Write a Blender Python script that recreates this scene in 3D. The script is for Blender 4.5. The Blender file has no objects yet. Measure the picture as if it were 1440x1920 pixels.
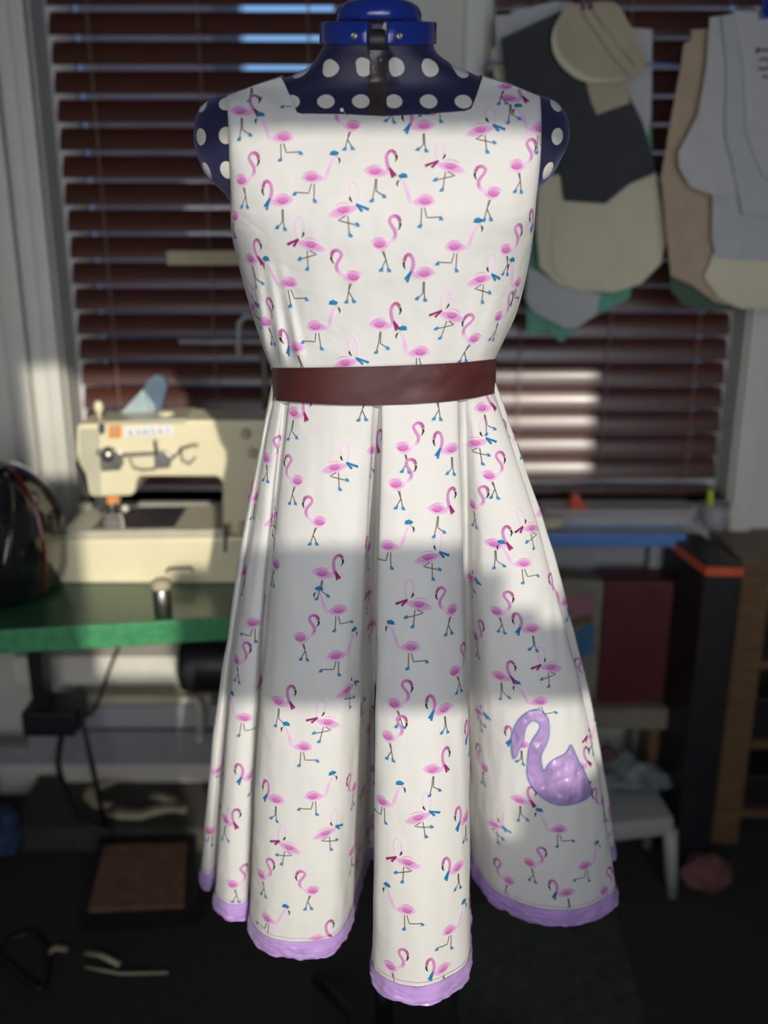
import bpy, bmesh, math, random
from mathutils import Vector, Matrix, noise
from mathutils.bvhtree import BVHTree
from mathutils.geometry import delaunay_2d_cdt
from bisect import bisect_right

random.seed(7)
scene = bpy.context.scene
COL = scene.collection

# ------------------------------------------------------------------ camera
HC = 1.40
TH = math.radians(17.3)
F = 1800.0
cam_d = bpy.data.cameras.new('camera')
cam = bpy.data.objects.new('camera', cam_d)
COL.objects.link(cam)
cam.location = (0, 0, HC)
cam.rotation_euler = (math.pi / 2 - TH, 0, 0)
cam_d.sensor_fit = 'HORIZONTAL'
cam_d.sensor_width = 36.0
cam_d.lens = 36.0 * F / 1440.0
cam_d.clip_start = 0.02
cam_d.clip_end = 100
cam_d.dof.use_dof = True
cam_d.dof.focus_distance = 1.16
cam_d.dof.aperture_fstop = 2.4
scene.camera = cam

# ------------------------------------------------------------------ world
w = bpy.data.worlds.new('sky')
scene.world = w
w.use_nodes = True
wn = w.node_tree.nodes
bg = wn['Background']
bg.inputs[0].default_value = (0.27, 0.52, 0.95, 1)
bg.inputs[1].default_value = 0.95

# ------------------------------------------------------------------ sun
SUN = Vector((-0.27, 1.0, -0.417)).normalized()
sd = bpy.data.lights.new('sun', 'SUN')
sd.energy = 3.0
sd.angle = 0.013
sd.color = (1.0, 0.93, 0.80)
so = bpy.data.objects.new('sun', sd)
COL.objects.link(so)
so.rotation_euler = SUN.to_track_quat('-Z', 'Y').to_euler()
so.location = (0.9, -3, 4)

# added fill lamp inside the rear wall, standing in for daylight from behind
ad = bpy.data.lights.new('rear_fill_light', 'AREA')
ad.shape = 'RECTANGLE'
ad.size = 2.0
ad.size_y = 1.6
ad.energy = 8.2
ad.spread = math.radians(80)
ad.color = (0.97, 0.97, 1.0)
ao = bpy.data.objects.new('rear_fill_light', ad)
COL.objects.link(ao)
ao.location = (0.0, -0.64, 1.05)
ao.rotation_euler = (math.pi / 2 - math.radians(6), 0, 0)

scene.cycles.diffuse_bounces = 6
scene.view_settings.view_transform = 'Standard'
scene.view_settings.look = 'None'
scene.view_settings.exposure = 0.0
scene.view_settings.gamma = 1.0
scene.view_settings.use_curve_mapping = False

# ------------------------------------------------------------------ pixel <-> world
FWD = Vector((0, math.cos(TH), -math.sin(TH)))
UP = Vector((0, math.sin(TH), math.cos(TH)))
RT = Vector((1, 0, 0))
CAM = Vector((0, 0, HC))


def ray(px, py):
    return FWD + RT * ((px - 720) / F) + UP * ((960 - py) / F)


def at(px, py, Y):
    d = ray(px, py)
    return CAM + d * (Y / d.y)


def at_z(px, py, z):
    d = ray(px, py)
    return CAM + d * ((z - HC) / d.z)


def lerp(a, b, t):
    return a + (b - a) * t


def prof(tab, x):
    if x <= tab[0][0]:
        return tab[0][1]
    for (x0, y0), (x1, y1) in zip(tab, tab[1:]):
        if x <= x1:
            t = (x - x0) / (x1 - x0)
            return y0 + (y1 - y0) * t
    return tab[-1][1]


def sprof(tab, x):
    """smooth (Catmull-Rom) profile"""
    n = len(tab)
    if x <= tab[0][0]:
        return tab[0][1]
    if x >= tab[-1][0]:
        return tab[-1][1]
    for k in range(n - 1):
        if x <= tab[k + 1][0]:
            break
    x0, y0 = tab[k]
    x1, y1 = tab[k + 1]
    m0 = (tab[k + 1][1] - tab[k - 1][1]) / (tab[k + 1][0] - tab[k - 1][0]) if k > 0 else (y1 - y0) / (x1 - x0)
    m1 = (tab[k + 2][1] - y0) / (tab[k + 2][0] - x0) if k < n - 2 else (y1 - y0) / (x1 - x0)
    h = x1 - x0
    t = (x - x0) / h
    return ((2 * t**3 - 3 * t**2 + 1) * y0 + (t**3 - 2 * t**2 + t) * h * m0
            + (-2 * t**3 + 3 * t**2) * y1 + (t**3 - t**2) * h * m1)


def lin(r, g, b):
    f = lambda c: (c / 255) / 12.92 if c <= 10 else (((c / 255) + 0.055) / 1.055) ** 2.4
    return (f(r), f(g), f(b))


# ------------------------------------------------------------------ materials
MATS = {}


def mat(name, col, rough=0.6, metal=0.0, var=0.12, vscale=30.0, bump=0.0, bscale=200.0, coat=0.0,
        spec=0.5, sheen=0.0, stretch=None, emit=None, coat_rough=0.08, bdist=.004):
    if name in MATS:
        return MATS[name]
    m = bpy.data.materials.new(name)
    m.use_nodes = True
    nt = m.node_tree
    b = nt.nodes['Principled BSDF']
    c = tuple(col)
    tc = nt.nodes.new('ShaderNodeTexCoord')
    mp = nt.nodes.new('ShaderNodeMapping')
    nt.links.new(tc.outputs['Object'], mp.inputs['Vector'])
    if stretch:
        mp.inputs['Scale'].default_value = stretch
    nz = nt.nodes.new('ShaderNodeTexNoise')
    nz.inputs['Scale'].default_value = vscale
    nz.inputs['Detail'].default_value = 4
    nt.links.new(mp.outputs['Vector'], nz.inputs['Vector'])
    cr = nt.nodes.new('ShaderNodeValToRGB')
    cr.color_ramp.elements[0].position = 0.3
    cr.color_ramp.elements[1].position = 0.7
    lo = tuple(max(0, x * (1 - var)) for x in c)
    hi = tuple(min(1, x * (1 + var)) for x in c)
    cr.color_ramp.elements[0].color = (*lo, 1)
    cr.color_ramp.elements[1].color = (*hi, 1)
    nt.links.new(nz.outputs['Fac'], cr.inputs['Fac'])
    nt.links.new(cr.outputs['Color'], b.inputs['Base Color'])
    b.inputs['Roughness'].default_value = rough
    b.inputs['Metallic'].default_value = metal
    b.inputs['Specular IOR Level'].default_value = spec
    b.inputs['Coat Weight'].default_value = coat
    b.inputs['Coat Roughness'].default_value = coat_rough
    if sheen:
        b.inputs['Sheen Weight'].default_value = sheen
    if bump:
        n2 = nt.nodes.new('ShaderNodeTexNoise')
        n2.inputs['Scale'].default_value = bscale
        n2.inputs['Detail'].default_value = 3
        nt.links.new(mp.outputs['Vector'], n2.inputs['Vector'])
        bp = nt.nodes.new('ShaderNodeBump')
        bp.inputs['Strength'].default_value = bump
        bp.inputs['Distance'].default_value = bdist
        nt.links.new(n2.outputs['Fac'], bp.inputs['Height'])
        nt.links.new(bp.outputs['Normal'], b.inputs['Normal'])
    if emit:
        b.inputs['Emission Color'].default_value = (*emit[0], 1)
        b.inputs['Emission Strength'].default_value = emit[1]
    MATS[name] = m
    return m


CLOTH = (0.81, 0.805, 0.785)


def cloth_material():
    m = bpy.data.materials.new('printed_cotton')
    m.use_nodes = True
    nt = m.node_tree
    b = nt.nodes['Principled BSDF']
    at_ = nt.nodes.new('ShaderNodeAttribute')
    at_.attribute_name = 'Print'
    nt.links.new(at_.outputs['Color'], b.inputs['Base Color'])
    b.inputs['Roughness'].default_value = 0.72
    b.inputs['Specular IOR Level'].default_value = 0.25
    tc = nt.nodes.new('ShaderNodeTexCoord')
    n1 = nt.nodes.new('ShaderNodeTexNoise')
    n1.inputs['Scale'].default_value = 900
    n1.inputs['Detail'].default_value = 2
    n2 = nt.nodes.new('ShaderNodeTexNoise')
    n2.inputs['Scale'].default_value = 14
    n2.inputs['Detail'].default_value = 5
    n2.inputs['Distortion'].default_value = 0.8
    nt.links.new(tc.outputs['Object'], n1.inputs['Vector'])
    nt.links.new(tc.outputs['Object'], n2.inputs['Vector'])
    b1 = nt.nodes.new('ShaderNodeBump')
    b1.inputs['Strength'].default_value = 0.25
    b1.inputs['Distance'].default_value = 0.0006
    b2 = nt.nodes.new('ShaderNodeBump')
    b2.inputs['Strength'].default_value = 0.35
    b2.inputs['Distance'].default_value = 0.01
    nt.links.new(n2.outputs['Fac'], b2.inputs['Height'])
    nt.links.new(n1.outputs['Fac'], b1.inputs['Height'])
    nt.links.new(b2.outputs['Normal'], b1.inputs['Normal'])
    nt.links.new(b1.outputs['Normal'], b.inputs['Normal'])
    tl = nt.nodes.new('ShaderNodeBsdfTranslucent')
    nt.links.new(at_.outputs['Color'], tl.inputs['Color'])
    mx = nt.nodes.new('ShaderNodeMixShader')
    mx.inputs[0].default_value = 0.29
    nt.links.new(b.outputs[0], mx.inputs[1])
    nt.links.new(tl.outputs[0], mx.inputs[2])
    nt.links.new(mx.outputs[0], nt.nodes['Material Output'].inputs['Surface'])
    return m


def dot_material():
    """navy jersey printed with a square grid of off-white dots; UV is in metres"""
    m = bpy.data.materials.new('polka_dot_jersey')
    m.use_nodes = True
    nt = m.node_tree
    N = nt.nodes
    b = N['Principled BSDF']
    uv = N.new('ShaderNodeUVMap')
    uv.uv_map = 'cloth'
    vm = N.new('ShaderNodeVectorMath')
    vm.operation = 'MULTIPLY_ADD'
    vm.inputs[1].default_value = (1 / 0.0385, 1 / 0.0385, 0)
    vm.inputs[2].default_value = (1.11, 0.65, 0)
    nt.links.new(uv.outputs['UV'], vm.inputs[0])
    fr = N.new('ShaderNodeVectorMath')
    fr.operation = 'FRACTION'
    nt.links.new(vm.outputs[0], fr.inputs[0])
    sb = N.new('ShaderNodeVectorMath')
    sb.operation = 'SUBTRACT'
    sb.inputs[1].default_value = (0.5, 0.5, 0)
    nt.links.new(fr.outputs[0], sb.inputs[0])
    ln = N.new('ShaderNodeVectorMath')
    ln.operation = 'LENGTH'
    nt.links.new(sb.outputs[0], ln.inputs[0])
    cr = N.new('ShaderNodeValToRGB')
    cr.color_ramp.elements[0].position = 0.245
    cr.color_ramp.elements[0].color = (0.60, 0.58, 0.52, 1)
    cr.color_ramp.elements[1].position = 0.258
    cr.color_ramp.elements[1].color = (0.013, 0.013, 0.048, 1)
    nt.links.new(ln.outputs['Value'], cr.inputs['Fac'])
    nt.links.new(cr.outputs['Color'], b.inputs['Base Color'])
    b.inputs['Roughness'].default_value = 0.5
    b.inputs['Sheen Weight'].default_value = 0.25
    b.inputs['Sheen Tint'].default_value = (0.4, 0.4, 0.9, 1)
    n1 = N.new('ShaderNodeTexNoise')
    n1.inputs['Scale'].default_value = 700
    tc = N.new('ShaderNodeTexCoord')
    nt.links.new(tc.outputs['Object'], n1.inputs['Vector'])
    b1 = N.new('ShaderNodeBump')
    b1.inputs['Strength'].default_value = 0.3
    b1.inputs['Distance'].default_value = 0.001
    nt.links.new(n1.outputs['Fac'], b1.inputs['Height'])
    nt.links.new(b1.outputs['Normal'], b.inputs['Normal'])
    return m


M_CLOTH = cloth_material()
M_DOT = dot_material()
M_LILAC = mat('lilac_satin', (0.44, 0.28, 0.62), 0.24, var=0.16, vscale=30, bump=0.9, bscale=22, spec=0.8, sheen=0.2)
M_APPL = mat('lilac_satin_applique', (0.39, 0.26, 0.52), 0.33, var=0.22, vscale=26, bump=1.0, bscale=12, spec=1.0, bdist=.02, stretch=(1.6, 1, .8))
M_STITCH = mat('blue_thread', lin(88, 140, 205), 0.6, var=0.25, vscale=300)
M_RIBBON = mat('brown_satin', (0.062, 0.017, 0.017), 0.40, var=0.15, vscale=18, bump=0.06, bscale=16, spec=0.32, sheen=0.0, stretch=(1, 1, 2))
M_WALL = mat('painted_wall', (0.66, 0.65, 0.585), 0.8, var=0.05, vscale=6, bump=0.15, bscale=120)
M_TRIM = mat('white_gloss_trim', (0.66, 0.65, 0.60), 0.4, var=0.04, vscale=8)
M_CEIL = mat('ceiling_paint', (0.6, 0.6, 0.58), 0.9, var=0.04, vscale=5)
M_CARPET = mat('dark_carpet', (0.036, 0.034, 0.032), 0.95, var=0.5, vscale=160, bump=0.8, bscale=350)
M_SLAT = mat('mahogany_slat', (0.070, 0.018, 0.011), 0.38, var=0.25, vscale=14, stretch=(1, 12, 12), spec=0.5, coat=0.6, coat_rough=0.27)
M_CORD = mat('blind_cord', (0.30, 0.20, 0.16), 0.8)
M_UPVC = mat('white_upvc', (0.75, 0.76, 0.78), 0.35, var=0.03)
M_MACH = mat('cream_enamel', (0.78, 0.71, 0.48), 0.38, var=0.05, vscale=9, coat=0.2)
M_MACHG = mat('grey_cream_plate', (0.52, 0.485, 0.365), 0.35, var=0.06, coat=0.2)
M_STEEL = mat('worn_steel', (0.42, 0.40, 0.37), 0.35, metal=1.0, var=0.2)
M_DARKSTEEL = mat('dark_steel', (0.10, 0.095, 0.09), 0.4, metal=0.6, var=0.25)
M_BLACK = mat('black_plastic', (0.012, 0.012, 0.014), 0.45, var=0.3)
M_GLOSSBLACK = mat('gloss_black', (0.008, 0.008, 0.009), 0.10, var=0.3, coat=1.0, coat_rough=0.03)
M_GREEN = mat('green_laminate', (0.020, 0.085, 0.045), 0.30, var=0.2, vscale=40, coat=0.2)
M_GREENEDGE = mat('green_edge_paint', (0.045, 0.25, 0.10), 0.5, var=0.2, vscale=60, bump=0.3)
M_WHITE = mat('white_board', (0.66, 0.64, 0.57), 0.55, var=0.06)
M_GREY = mat('grey_metal_panel', (0.30, 0.31, 0.32), 0.5, var=0.08)
M_BLUEP = mat('gloss_blue_plastic', (0.010, 0.030, 0.26), 0.16, var=0.08, coat=0.6)
M_BROWNP = mat('dark_brown_plastic', (0.040, 0.026, 0.024), 0.30, var=0.25)
M_CARD = mat('cream_card', (0.62, 0.57, 0.41), 0.75, var=0.06, vscale=12)
M_CARD2 = mat('tan_card', (0.42, 0.36, 0.25), 0.75, var=0.08, vscale=12)
M_BOARD = mat('brown_millboard', (0.42, 0.32, 0.22), 0.8, var=0.1, vscale=14)
M_PAPER = mat('white_paper', (0.47, 0.47, 0.46), 0.75, var=0.04)
M_PAPER2 = mat('grey_white_paper', (0.43, 0.445, 0.45), 0.75, var=0.04)
M_CHAR = mat('charcoal_card', (0.035, 0.036, 0.040), 0.8, var=0.1)
M_GCARD = mat('green_card', (0.11, 0.34, 0.23), 0.7, var=0.1)
M_DKGREEN = mat('dark_green_card', (0.05, 0.085, 0.06), 0.7, var=0.1)
M_INK = mat('black_ink', (0.02, 0.02, 0.02), 0.8)
M_ORANGE = mat('orange_plastic', (0.62, 0.10, 0.035), 0.4, var=0.08)
M_WOOD = mat('brown_wood', (0.15, 0.085, 0.04), 0.45, var=0.3, vscale=10, stretch=(1, 1, 8), bump=0.1)
M_WOODDK = mat('brown_vinyl_tread', (0.20, 0.105, 0.06), 0.6, var=0.2)
M_RED = mat('dark_red_card', (0.085, 0.011, 0.013), 0.5, var=0.15)
M_LAM = mat('pale_blue_laminate', (0.36, 0.44, 0.56), 0.3, var=0.06)
M_BLUEEDGE = mat('blue_plastic_edge', (0.10, 0.23, 0.55), 0.35, var=0.06)
M_LIME = mat('lime_plastic', (0.55, 0.68, 0.02), 0.4)
M_PINK = mat('pink_print', (0.28, 0.12, 0.15), 0.6)
M_BLUE = mat('blue_print', (0.03, 0.12, 0.23), 0.6)
M_SOFTGREY = mat('mixed_grey_cloth', (0.16, 0.19, 0.19), 0.9, var=0.5, vscale=26, bump=0.5, bscale=40)
M_PINKCLOTH = mat('faded_pink_cloth', (0.15, 0.06, 0.06), 0.9, var=0.3, vscale=26)
M_BLUECLOTH = mat('dark_blue_cloth', (0.03, 0.06, 0.14), 0.9, var=0.7, vscale=40)
M_PALEBLUE = mat('pale_blue_paper', (0.36, 0.46, 0.48), 0.7)
M_SLATEBLUE = mat('slate_blue_cloth', (0.10, 0.15, 0.21), 0.8)
M_STOOL = mat('white_moulded_plastic', (0.36, 0.36, 0.345), 0.5, var=0.05)
M_SCRAP = mat('cream_cloth_scrap', (0.56, 0.50, 0.34), 0.85, var=0.15)
M_ORGLABEL = mat('orange_badge', (0.75, 0.28, 0.06), 0.5, var=0.05)
M_WLABEL = mat('white_label', (0.8, 0.8, 0.8), 0.5, var=0.02)
M_TEAL = mat('grey_teal_ink', (0.15, 0.24, 0.30), 0.6)
M_REDINK = mat('red_ink', (0.65, 0.14, 0.10), 0.6)
M_NEIGH = mat('dark_render_wall', (0.055, 0.045, 0.055), 0.9, var=0.35, vscale=1.2)
M_PEARL = mat('white_pin_head', (0.8, 0.78, 0.74), 0.25, var=0.02)
M_PURPLE = mat('purple_plastic', (0.16, 0.03, 0.10), 0.4)
M_GLASS = None


def glass():
    m = bpy.data.materials.new('window_glass')
    m.use_nodes = True
    nt = m.node_tree
    nt.nodes.clear()
    o = nt.nodes.new('ShaderNodeOutputMaterial')
    mx = nt.nodes.new('ShaderNodeMixShader')
    tr = nt.nodes.new('ShaderNodeBsdfTransparent')
    tr.inputs[0].default_value = (0.93, 0.95, 0.95, 1)
    gl = nt.nodes.new('ShaderNodeBsdfGlossy')
    gl.inputs['Roughness'].default_value = 0.02
    fr = nt.nodes.new('ShaderNodeFresnel')
    fr.inputs[0].default_value = 1.45
    nt.links.new(fr.outputs[0], mx.inputs[0])
    nt.links.new(tr.outputs[0], mx.inputs[1])
    nt.links.new(gl.outputs[0], mx.inputs[2])
    nt.links.new(mx.outputs[0], o.inputs[0])
    return m


M_GLASS = glass()


# ------------------------------------------------------------------ object helpers
def link(o, parent=None):
    COL.objects.link(o)
    if parent is not None:
        o.parent = parent
        o.matrix_parent_inverse = Matrix.Translation(-parent.location) if parent.type == 'EMPTY' else Matrix.Identity(4)
    return o


def tag(o, label=None, cat=None, group=None, kind=None):
    if label:
        o['label'] = label
    if cat:
        o['category'] = cat
    if group:
        o['group'] = group
    if kind:
        o['kind'] = kind
    return o


def empty(name, loc, label=None, cat=None, group=None):
    o = bpy.data.objects.new(name, None)
    COL.objects.link(o)
    o.location = loc
    o.empty_display_size = 0.05
    return tag(o, label, cat, group)


def obj(name, verts, faces, m, parent=None, smooth=False):
    me = bpy.data.meshes.new(name)
    me.from_pydata([tuple(v) for v in verts], [], faces)
    me.materials.append(m)
    if smooth:
        me.polygons.foreach_set('use_smooth', [True] * len(me.polygons))
    me.update()
    return link(bpy.data.objects.new(name, me), parent)


def bmobj(name, bm, m, parent=None, smooth=False):
    bmesh.ops.recalc_face_normals(bm, faces=bm.faces[:])
    me = bpy.data.meshes.new(name)
    bm.to_mesh(me)
    bm.free()
    me.materials.append(m)
    if smooth:
        me.polygons.foreach_set('use_smooth', [True] * len(me.polygons))
    return link(bpy.data.objects.new(name, me), parent)


def bm_box(bm, c, s, rot=None, bevel=0.0):
    g = bmesh.ops.create_cube(bm, size=1.0)
    vs = g['verts']
    M = Matrix.Translation(Vector(c)) @ (rot.to_4x4() if rot is not None else Matrix.Identity(4)) @ Matrix.Diagonal((*s, 1))
    bmesh.ops.transform(bm, matrix=M, verts=vs)
    if bevel:
        es = list({e for v in vs for e in v.link_edges})
        bmesh.ops.bevel(bm, geom=es, offset=bevel, segments=2, affect='EDGES', profile=0.6)


def box(name, c, s, m, parent=None, rot=None, bevel=0.0):
    bm = bmesh.new()
    bm_box(bm, c, s, rot, bevel)
    return bmobj(name, bm, m, parent)


def boxmm(name, mn, mx, m, parent=None, bevel=0.0):
    c = [(a + b) / 2 for a, b in zip(mn, mx)]
    s = [abs(b - a) for a, b in zip(mn, mx)]
    return box(name, c, s, m, parent, None, bevel)


def bm_tube(bm, pts, r, seg=8, caps=True):
    pts = [Vector(p) for p in pts]
    rad = r if isinstance(r, (list, tuple)) else [r] * len(pts)
    rings = []
    ref = None
    for k, p in enumerate(pts):
        d = (pts[min(k + 1, len(pts) - 1)] - pts[max(k - 1, 0)]).normalized()
        if ref is None:
            ref = d.orthogonal().normalized()
        ref = (ref - d * ref.dot(d))
        if ref.length < 1e-6:
            ref = d.orthogonal()
        ref.normalize()
        b2 = d.cross(ref)
        rings.append([bm.verts.new(p + (ref * math.cos(2 * math.pi * q / seg) + b2 * math.sin(2 * math.pi * q / seg)) * rad[k]) for q in range(seg)])
    for a, b in zip(rings, rings[1:]):
        for q in range(seg):
            bm.faces.new((a[q], a[(q + 1) % seg], b[(q + 1) % seg], b[q]))
    if caps:
        bm.faces.new(rings[0])
        bm.faces.new(rings[-1])


def tube(name, pts, r, m, parent=None, seg=10, smooth=True):
    bm = bmesh.new()
    bm_tube(bm, pts, r, seg)
    return bmobj(name, bm, m, parent, smooth)


def lathe(name, base, axis, prof_rz, m, parent=None, seg=24, smooth=True):
    """prof_rz: list of (radius, distance along axis)"""
    axis = Vector(axis).normalized()
    u = axis.orthogonal().normalized()
    v = axis.cross(u)
    base = Vector(base)
    bm = bmesh.new()
    rings = []
    for r, h in prof_rz:
        rings.append([bm.verts.new(base + axis * h + (u * math.cos(2 * math.pi * q / seg) + v * math.sin(2 * math.pi * q / seg)) * max(r, 1e-4)) for q in range(seg)])
    for a, b in zip(rings, rings[1:]):
        for q in range(seg):
            bm.faces.new((a[q], a[(q + 1) % seg], b[(q + 1) % seg], b[q]))
    bm.faces.new(rings[0])
    bm.faces.new(rings[-1])
    return bmobj(name, bm, m, parent, smooth)


def smooth_poly(pts, n=6):
    """closed Catmull-Rom through 2-D points"""
    out = []
    N = len(pts)
    for k in range(N):
        p0, p1, p2, p3 = pts[k - 1], pts[k], pts[(k + 1) % N], pts[(k + 2) % N]
        for q in range(n):
            t = q / n
            out.append(tuple(0.5 * ((2 * p1[a]) + (-p0[a] + p2[a]) * t + (2 * p0[a] - 5 * p1[a] + 4 * p2[a] - p3[a]) * t * t
                                    + (-p0[a] + 3 * p1[a] - 3 * p2[a] + p3[a]) * t**3) for a in range(2)))
    return out


def slab(name, pts, Y, thick, m, parent=None, bevel=0.0, round_=0, bend=None):
    """an outline standing upright at distance Y, thick metres deep behind it"""
    if round_:
        pts = smooth_poly(pts, round_)
    P = [at(x, y, Y) for x, y in pts]
    bm = bmesh.new()
    fr = [bm.verts.new(p) for p in P]
    f = bm.faces.new(fr)
    r = bmesh.ops.extrude_face_region(bm, geom=[f])
    vs = [v for v in r['geom'] if isinstance(v, bmesh.types.BMVert)]
    bmesh.ops.translate(bm, vec=(0, thick, 0), verts=vs)
    if bevel:
        es = [e for e in bm.edges if e.calc_face_angle(0) > 0.5]
        bmesh.ops.bevel(bm, geom=es, offset=bevel, segments=2, affect='EDGES', profile=0.6)
    bmesh.ops.triangulate(bm, faces=[f for f in bm.faces if len(f.verts) > 4])
    if bend:
        for v in bm.verts:
            v.co.y += bend(v.co)
    return bmobj(name, bm, m, parent)


def text_mesh(name, s, size, depth, M, m, parent=None):
    cu = bpy.data.curves.new(name, 'FONT')
    cu.body = s
    cu.size = size
    cu.extrude = depth
    cu.align_x = 'CENTER'
    cu.align_y = 'CENTER'
    tmp = bpy.data.objects.new(name, cu)
    COL.objects.link(tmp)
    dg = bpy.context.evaluated_depsgraph_get()
    me = bpy.data.meshes.new_from_object(tmp.evaluated_get(dg))
    bpy.data.objects.remove(tmp)
    me.transform(M)
    me.materials.clear()
    me.materials.append(m)
    return link(bpy.data.objects.new(name, me), parent)


# ================================================================== ROOM
YW = 2.12            # inner face of the wall with the two windows
XL, XR = -1.30, 1.75
ZC = 2.55
YR = -0.70           # wall behind the photographer
tag(boxmm('floor', (XL - .1, YR - .1, -0.06), (XR + .1, YW + .3, 0.0), M_CARPET), kind='structure')
tag(boxmm('ceiling', (XL - .1, YR - .1, ZC), (XR + .1, YW + .3, ZC + .08), M_CEIL), kind='structure')
tag(boxmm('wall_left', (XL - .1, YR - .1, 0), (XL, YW + .3, ZC), M_WALL), kind='structure')
tag(boxmm('wall_right', (XR, YR - .1, 0), (XR + .1, YW + .3, ZC), M_WALL), kind='structure')

W1 = (-0.705, -0.055)
W2 = (0.215, 0.790)
ZS = 0.765
ZT = 2.10


def wall_with_holes(name, x0, x1, z0, z1, y0, y1, cols, m):
    """cols: list of (xa, xb, [(za, zb), ...]) open spans; the rest is solid"""
    bm = bmesh.new()
    x = x0
    for xa, xb, spans in cols:
        if xa > x + 1e-6:
            bm_box(bm, ((x + xa) / 2, (y0 + y1) / 2, (z0 + z1) / 2), (xa - x, y1 - y0, z1 - z0))
        z = z0
        for za, zb in spans:
            if za > z + 1e-6:
                bm_box(bm, ((xa + xb) / 2, (y0 + y1) / 2, (z + za) / 2), (xb - xa, y1 - y0, za - z))
            z = zb
        bm_box(bm, ((xa + xb) / 2, (y0 + y1) / 2, (z + z1) / 2), (xb - xa, y1 - y0, z1 - z))
        x = xb
    if x1 > x:
        bm_box(bm, ((x + x1) / 2, (y0 + y1) / 2, (z0 + z1) / 2), (x1 - x, y1 - y0, z1 - z0))
    return tag(bmobj(name, bm, m), kind='structure')


wall_with_holes('wall_front', XL, XR, 0, ZC, YW, YW + .16,
                [(W1[0], W1[1], [(ZS, ZT)]), (W2[0], W2[1], [(ZS, ZT)])], M_WALL)
# unseen wall behind the camera, openings stepped to shape the sun and shade
wall_with_holes('wall_rear_gobo', XL, XR, 0, ZC, YR - .03, YR + .03, [
    (-0.04, 0.07, [(1.985, 2.258)]),
    (0.07, 0.25, [(1.50, 2.258)]),
    (0.25, 0.585, [(1.02, 1.564), (1.752, 2.258)]),
    (0.585, 0.635, [(1.20, 1.564), (1.72, 2.258)]),
    (0.635, 0.68, [(1.33, 1.564), (1.67, 2.258)]),
    (0.68, 0.76, [(1.41, 1.564), (1.65, 2.258)]),
    (0.76, 0.84, [(1.43, 1.564), (1.72, 2.258)]),
    (0.84, 0.97, [(1.43, 1.564), (1.80, 2.258)]),
    (0.97, 1.25, [(1.985, 2.258)]),
], M_WALL)

for n, (xa, xb) in enumerate((W1, W2), 1):
    wd = tag(empty('window_%d' % n, ((xa + xb) / 2, YW + .12, ZS)), kind='structure')
    bm = bmesh.new()
    yc = YW + .125
    t = 0.05
    for c, s in ((((xa + t / 2), yc, (ZS + ZT) / 2), (t, .06, ZT - ZS)), (((xb - t / 2), yc, (ZS + ZT) / 2), (t, .06, ZT - ZS)),
                 (((xa + xb) / 2, yc, ZS + t / 2), (xb - xa - 2 * t, .06, t)), (((xa + xb) / 2, yc, ZT - t / 2), (xb - xa - 2 * t, .06, t))):
        bm_box(bm, c, s)
    bmobj('window_frame', bm, M_UPVC, wd)
    boxmm('pane', (xa + t, yc - .004, ZS + t), (xb - t, yc + .004, ZT - t), M_GLASS, wd)
    boxmm('window_sill', (xa - .02, YW - .025, ZS - .03), (xb + .02, YW + .10, ZS), M_TRIM, wd, 0.004)

# jamb mouldings left of the first window and the architraves
for k, (xa, xb, th) in enumerate(((-0.738, -0.708, .030), (-0.772, -0.742, .018), (-0.812, -0.778, .030), (-0.90, -0.83, .012))):
    zb = 0.70
    tag(boxmm('trim_%d' % (k + 1), (xa, YW - th, zb), (xb, YW, 2.3), M_TRIM, None, 0.005), kind='structure')
tag(boxmm('trim_5', (0.795, YW - .02, 0.5), (0.845, YW, 2.2), M_TRIM, None, 0.005), kind='structure')
tag(boxmm('trim_6', (0.16, YW - .015, 0.75), (0.205, YW, 2.2), M_TRIM, None, 0.004), kind='structure')
tag(boxmm('baseboard_front', (XL, YW - .018, 0), (XR, YW, .12), M_TRIM), kind='structure')

# ------------------------------------------------------------------ venetian blinds
SLW, SLP = 0.0512, 0.0548


def slat_mesh(L, tilt):
    n = 6
    vs, fs = [], []
    for e, x in enumerate((-L / 2, L / 2)):
        for k in range(n + 1):
            s = (k / n - 0.5)
            yy = s * SLW
            zz = 0.0042 * (1 - 4 * s * s)
            for q in (0, 1):
                z2 = zz - q * 0.0026
                y3 = yy * math.cos(tilt) - z2 * math.sin(tilt)
                z3 = yy * math.sin(tilt) + z2 * math.cos(tilt)
                vs.append((x, y3, z3))
    m = 2 * (n + 1)
    for k in range(n):
        a = 2 * k
        fs += [(a, a + 2, m + a + 2, m + a), (a + 1, m + a + 1, m + a + 3, a + 3)]
        fs += [(a, a + 1, a + 3, a + 2), (m + a, m + a + 2, m + a + 3, m + a + 1)]
    fs += [(0, m, m + 1, 1), (m - 2, m - 1, 2 * m - 1, 2 * m - 2)]
    me = bpy.data.meshes.new('slat')
    me.from_pydata(vs, [], fs)
    me.materials.append(M_SLAT)
    return me


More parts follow.
